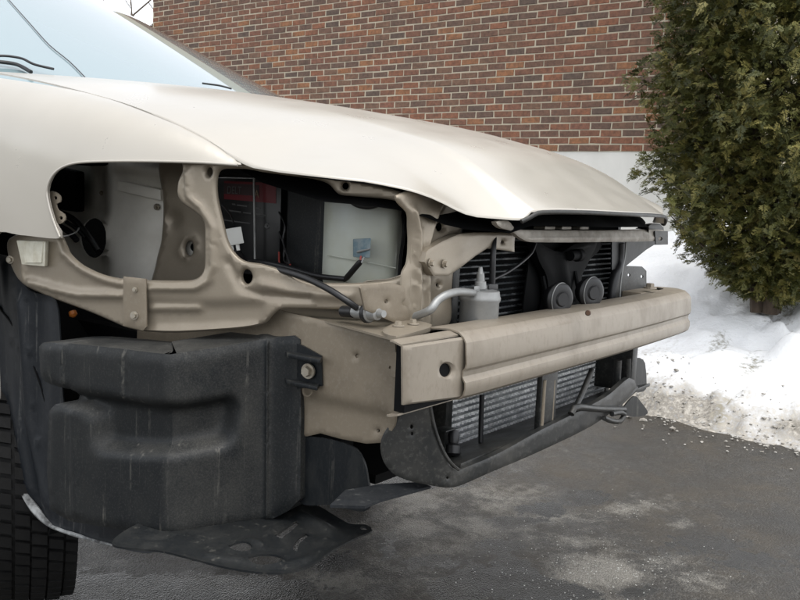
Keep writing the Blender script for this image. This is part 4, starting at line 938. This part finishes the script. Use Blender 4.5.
sheet('far_flap', [(634, 362), (640, 358), (645, 363), (646, 389), (636, 392), (632, 384)], sy(.95), .006, BLACK, car, step=3, label='black flap below the far end of the beam')
sheet('far_splash_shield', [(622, 411), (634, 396), (641, 402), (648, 413), (640, 416.5), (628, 416)], sy(.96), .004, BLACK, car, step=3, label='thin splash shield hanging at the far corner')

# --- black resonator box in front of the wheel
def corner(a, b, X): return PX(a, b, X)[:2]
_bp = np.array([PX(a, 430, x)[:2] for a, x in ((-20, 1.005), (36, 1.02), (100, 1.037), (158, 1.054), (170, 1.062), (222, 1.16), (262, 1.24), (270, 1.25), (300, 1.262), (330, 1.268))])[::-1]
_ys = np.linspace(_bp[0, 1], _bp[-1, 1], 240); _xs = np.interp(_ys, _bp[:, 1], _bp[:, 0]); _kw = np.exp(-(np.arange(-12, 13) / 4.5) ** 2); _xs = np.convolve(np.pad(_xs, 12, mode='edge'), _kw / _kw.sum(), 'valid')
fbox = lambda p: p[..., 0] - np.interp(p[..., 1], _ys, _xs)
BO = [(36, 347), (40, 343), (60, 343), (100, 347), (158, 354), (170, 355), (215, 348.5), (262, 340), (267, 337), (272, 338), (292, 336), (298, 340), (299, 420), (298, 500), (286, 512), (271, 520), (262, 523), (215, 531), (184, 537), (172, 537.5), (120, 531), (66, 522), (47, 510), (44, 470), (46, 412), (52, 405), (66, 402), (67, 390), (48, 385), (40, 380), (37, 372)]
RC = [(50, 388), (90, 394), (150, 404), (185, 405), (215, 400), (236, 396), (240, 410), (236, 436), (226, 447), (178, 456), (140, 456), (96, 452), (90, 440), (89, 420), (80, 411), (50, 404)]
resb = sheet('resonator_box', BO, shit(fbox, t0=.9, t1=3., n=50), .13, DUST, car, step=3.4, smooth=60, sharp=True,
    relief=[('rim', BO, 5, -.010), ('area', RC, 8, -.042), ('rib', [(267, 342), (267, 518)], 2.6, .007), ('rib', [(73, 410), (74, 450), (76, 512)], 4, .005), ('rib', [(62, 346), (63, 384)], 3, .004), ('rib', [(124, 350), (126, 396)], 4, -.004)], label='black moulded plastic resonator box in front of the wheel')
C0 = np.array(PX(268, 340, 1.262)[:2]); zl0 = PX(177, 537, 1.055)[2]; zu1 = PX(266, 339, 1.257)[2]
# vertical flange and inboard strip
C2 = np.array(PX(298, 420, 1.268)[:2])
mb = prism('mount_ear', [tuple(PX(286, 370, RX - .03)[:2]), tuple(PX(318, 370, RX - .028)[:2]), tuple(PX(320, 370, RX - .004)[:2]), tuple(PX(284, 370, RX - .004)[:2])], PX(305, 387, 1.25)[2], PX(305, 383, 1.25)[2], .002, BLACK, resb)
prism('mount_ear', [tuple(PX(286, 370, RX - .03)[:2]), tuple(PX(320, 370, RX - .028)[:2]), tuple(PX(322, 370, RX - .004)[:2]), tuple(PX(284, 370, RX - .004)[:2])], PX(305, 360, 1.25)[2], PX(305, 355.5, 1.25)[2], .002, BLACK, resb)
sheet('ear_web', [(272, 339), (283, 338), (303, 346), (321, 356), (322, 386), (286, 390), (274, 390)], sx(RX - .006), .004, BLACK, resb, step=5, sharp=True)
bolt(PX(308.5, 371, RX - .012), (-1, -.15, 0), .0165, resb)
# thin bracket foot under the ear
tube('wire_hook', [PX(304, 388, RX - .008), PX(304, 394, RX - .008), PX(309, 396, RX - .008), PX(313, 391, RX - .008)], .002, RAILP, resb, 6, 4)

# --- wheel-house liner, tyre, undertray
linX = lambda p: p[..., 0] - (1.118 + .05 * np.maximum(0, p[..., 1] - 1.95) + .006 * np.sin(p[..., 1] * 40) * (p[..., 1] > 1.75))
liner = sheet('wheel_liner', [(-60, 262), (8, 256), (30, 290), (56, 300), (62, 345), (70, 420), (120, 470), (165, 500), (165, 545), (150, 553), (118, 547), (84, 538), (52, 526), (34, 508), (20, 485), (8, 455), (0, 430), (-20, 380), (-60, 340)], shit(linX, t0=.9, t1=3.4, n=40), .004, LINER, car, step=6, smooth=60, edge=(3, -.004), relief=[('rib', [(22, 300), (30, 420), (48, 505)], 5, .012), ('rib', [(4, 262), (14, 400), (30, 490)], 5, .008)], label='black plastic wheel-house liner')
_lipp = [PX(a, b, 1.112) for a, b in [(2, 438), (9, 459), (20, 486), (34, 508), (52, 526), (84, 537.5), (118, 546.5)]]
tube('torn_lip', _lipp, [.002, .003, .0045, .009, .011, .006, .004, .005, .003, .003, .002], dirty('scuffed_edge', (.30, .31, .31), (.05, .05, .05), .7, 0, .38, .62, 30, amt=.95), liner, 7, 5)
# inner arch
av, af = [], []
WC = np.array([1.31, 2.28, .135]); WR = .335
for i, a in enumerate(np.radians(np.linspace(200, -10, 30))):
    for X in (1.12, 1.25, 1.40): av.append((X, WC[1] + .43 * math.cos(a), WC[2] + .11 + .43 * math.sin(a)))
for i in range(29):
    for j in range(2): af.append((3*i + j, 3*i + j + 1, 3*i + j + 4, 3*i + j + 3))
solid(av, af, .004, 'inner_arch', BAY, liner)
def make_tyre(name, c, parent, label=None):
    K = .375 / .335
    v, f = [], []; n = 72
    prof = [(-.08, .20), (-.098, .225), (-.105, .27), (-.098, .31), (-.086, .328), (-.05, .334), (0, .335), (.05, .334), (.086, .328), (.098, .31), (.105, .27), (.098, .225), (.08, .20)]
    for i in range(n):
        a = 2 * math.pi * i / n
        for x, r in prof: v.append((c[0] + x, c[1] + (r * K - .012) * math.cos(a), c[2] + (r * K - .012) * math.sin(a)))
    k = len(prof)
    for i in range(n):
        for j in range(k): f.append((i*k + j, i*k + (j+1) % k, ((i+1) % n)*k + (j+1) % k, ((i+1) % n)*k + j))
    wheel = from_py(name, v, f, RUBBER, parent, 40, label)
    # tread blocks
    tv, tf = [], []; kids = []
    for i in range(60):
        for j, (x, w) in enumerate([(-.078, .034), (-.036, .034), (.004, .036), (.044, .034), (.082, .030)]):
            a = 2 * math.pi * (i + .5 * (j % 2)) / 60; da = 2 * math.pi / 60 * .36
            ro = .375 - (.006 if j in (0, 4) else 0); s = len(tv)
            for r in (ro - .018, ro):
                for sa, dx in ((-1, -1), (1, -1), (1, 1), (-1, 1)):
                    aa = a + sa * da + dx * .012; tv.append((c[0] + x + dx * w / 2, c[1] + r * math.cos(aa), c[2] + r * math.sin(aa)))
            tf += [(s+4, s+5, s+6, s+7), (s, s+1, s+5, s+4), (s+1, s+2, s+6, s+5), (s+2, s+3, s+7, s+6), (s+3, s, s+4, s+7)]
    kids.append(from_py('tread', tv, tf, RUBBER, wheel, 0))
    kids.append(stick('rim', (c[0] - .09, c[1], c[2]), (c[0] + .07, c[1], c[2]), [(0, .03), (.05, .07), (.25, .09), (.3, .15), (.08, .19), (.02, .21), (.3, .205), (1, .205)], BLACK, wheel, 40))
    st = Matrix.Translation(Vector(c)) @ Matrix.Rotation(math.radians(-28), 4, 'Z') @ Matrix.Translation(-Vector(c))   # steered to the right
    for o in [wheel] + kids: o.data.transform(st)
    return wheel
make_tyre('front_wheel', WC, car, 'front wheel with black treaded tyre')
tray = sheet('undertray', [(112, 545), (165, 553), (215, 566), (250, 572.5), (282, 574), (310, 567), (332, 552), (352, 541), (372, 532), (366, 526), (350, 525), (335, 517), (320, 508), (296, 500), (240, 505), (150, 520)], sz(.268), .004, BLACK, car, step=4, edge=(3, -.003), smooth=60,
    holes=[ell(240, 549, 12, 4, 18), ell(266, 561, 18, 5.5, 20), [(275, 537), (296, 523), (299, 525), (281, 540)], [(293, 551), (296, 542), (306, 535), (309, 537), (299, 545), (297, 553)], ell(364, 529.5, 4, 1.6, 12)],
    relief=[('rib', [(225, 553), (250, 541), (262, 545)], 4, .008), ('rib', [(300, 515), (318, 525), (330, 530)], 5, .012), ('rib', [(205, 556), (240, 560), (285, 566), (310, 558)], 4, .006)], label='black slotted plastic undertray')
sheet('side_flap', [(299, 440), (315, 437), (340, 442), (356, 449), (363, 460), (367, 475), (367.5, 510), (330, 505), (298, 500)], sx(1.285), .005, BLACK, car, step=5, label='black side flap below the frame rail')
sheet('lower_skirt', [(365, 506), (380, 500), (431, 486), (418, 482), (380, 484), (345, 490), (330, 505)], sz(.40), .005, LINER, car, step=5, sharp=True, label='black skirt under the support')
block('bay_shield', (1.30, 1.1, .36), (1.34, 2.05, .6), 0, BAY, car)

# --- windshield, roof and the rest of the cabin shell
wv, wf = [], []; nu, nv_ = 41, 15
_fb, _ft = PX(266, 97, 2.80), PX(64, -10, 2.66)
def wsp(u, t):
    y1 = _fb[1] + (_ft[1] - _fb[1]) * t; z1 = _fb[2] + (_ft[2] - _fb[2]) * t; hw = .80 - .14 * t
    return (XC + hw * u, y1 - (.40 - .1 * t) * (1 - u * u), z1 + (.02 + .04 * t) * (1 - u * u))
for j in range(nv_):
    for u in np.linspace(-1, 1, nu): wv.append(wsp(u, -.3 + 1.3 * j / (nv_ - 1)))
for j in range(nv_ - 1):
    for i in range(nu - 1): wf.append((j*nu + i, j*nu + i + 1, (j+1)*nu + i + 1, (j+1)*nu + i))
ws = solid(wv, wf, .005, 'windshield', GLASS, car, 'windshield reflecting the white sky', 60)
for sg in (1, -1):
    p = [np.array(wsp(sg * 1.0, t)) for t in np.linspace(-.3, 1, 9)]
    tube('pillar', [q + np.array([sg * .012, .02, -.006]) for q in p], .013, HOSE, ws, 8, 3)
    tube('reveal_trim', [q + np.array([sg * .018, .004, .012]) for q in p], .003, ALU, ws, 6, 3)
_uu, _tt = np.meshgrid(np.linspace(-1, 1, 161), np.linspace(-.3, 1, 131)); _W = np.array([wsp(u, t) for u, t in zip(_uu.ravel(), _tt.ravel())])
_wp = (_W - CAM) @ RM.T; _wp = np.stack([CX + FOC * _wp[:, 0] / _wp[:, 2], CY + FOC * _wp[:, 1] / _wp[:, 2]], 1)
def on_glass(a, b, o=.004): return _W[np.argmin(np.hypot(_wp[:, 0] - a, _wp[:, 1] - b))] + np.array([0, -o * .5, o])
tube('antenna_wire', [on_glass(*q) for q in ((8, 0), (27, 23), (48, 46), (68, 63), (86, 79))], .0016, HOSE, ws, 5, 5)
wip = tube('wiper_arm', [on_glass(*q, .02) for q in ((-12, 63), (0, 62), (10, 62.5), (20, 66), (32, 71), (50, 76))], .004, HOSE, ws, 6, 5)
tube('wiper_blade', [on_glass(*q, .012) for q in ((-12, 66), (0, 66.5), (15, 70), (30, 75))], .006, HOSE, ws, 6, 5)
tube('wiper_blade', [on_glass(*q, .02) for q in ((199, 89.5), (208, 91), (218, 91.5), (230, 95))], .0032, HOSE, ws, 6, 4)
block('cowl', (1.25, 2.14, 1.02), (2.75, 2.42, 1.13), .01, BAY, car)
rv, rf = [], []
for j in range(10):
    t = j / 9
    for u in np.linspace(-1, 1, 21): x, y, z = wsp(u, 1.0); rv.append((x, y + t * 1.9, z + .06 * math.sin(t * 2.2)))
for j in range(9):
    for i in range(20): rf.append((j*21 + i, j*21 + i + 1, (j+1)*21 + i + 1, (j+1)*21 + i))
solid(rv, rf, .01, 'roof', PAINT, car, 'beige roof')
for sg in (-1,):
    xs_ = XC + sg * .94; xt = XC + sg * .70
    from_py('door', [(xs_, 3.01, .35), (xs_, 5.0, .35), (xs_, 5.0, 1.15), (xs_, 3.01, 1.15), (xs_ - sg * .06, 3.01, .35), (xs_ - sg * .06, 5.0, .35), (xs_ - sg * .06, 5.0, 1.2), (xs_ - sg * .06, 3.01, 1.2)], [(0,1,2,3), (4,5,6,7), (0,1,5,4), (1,2,6,5), (2,3,7,6), (3,0,4,7)], PAINT, car, 30)
    from_py('side_window', [(xs_ - sg * .06, 3.05, 1.2), (xs_ - sg * .06, 5.0, 1.2), (xt, 5.0, 1.74), (xt, 3.2, 1.72), (xs_ - sg * .07, 2.9, 1.2), (xs_ - sg * .07, 5.0, 1.2), (xt - sg * .01, 5.0, 1.74), (xt - sg * .01, 3.2, 1.72)], [(0,1,2,3), (4,5,6,7), (0,1,5,4), (1,2,6,5), (2,3,7,6), (3,0,4,7)], DKGLASS, car, 0)
# far side: fender, headlight panel and wheel mirrored about the car's centre line
def mirror(o, name, m, parent):
    me = o.data.copy()
    for v in me.vertices: v.co.x = 2 * XC - v.co.x
    me.flip_normals(); me.materials.clear(); return link(name, me, m, parent, 40)
mirror(fender, 'fender', PAINT, car)['label'] = 'left front fender on the far side'
make_tyre('front_wheel', np.array([2 * XC - WC[0], WC[1], WC[2]]), car, 'front wheel on the far side')
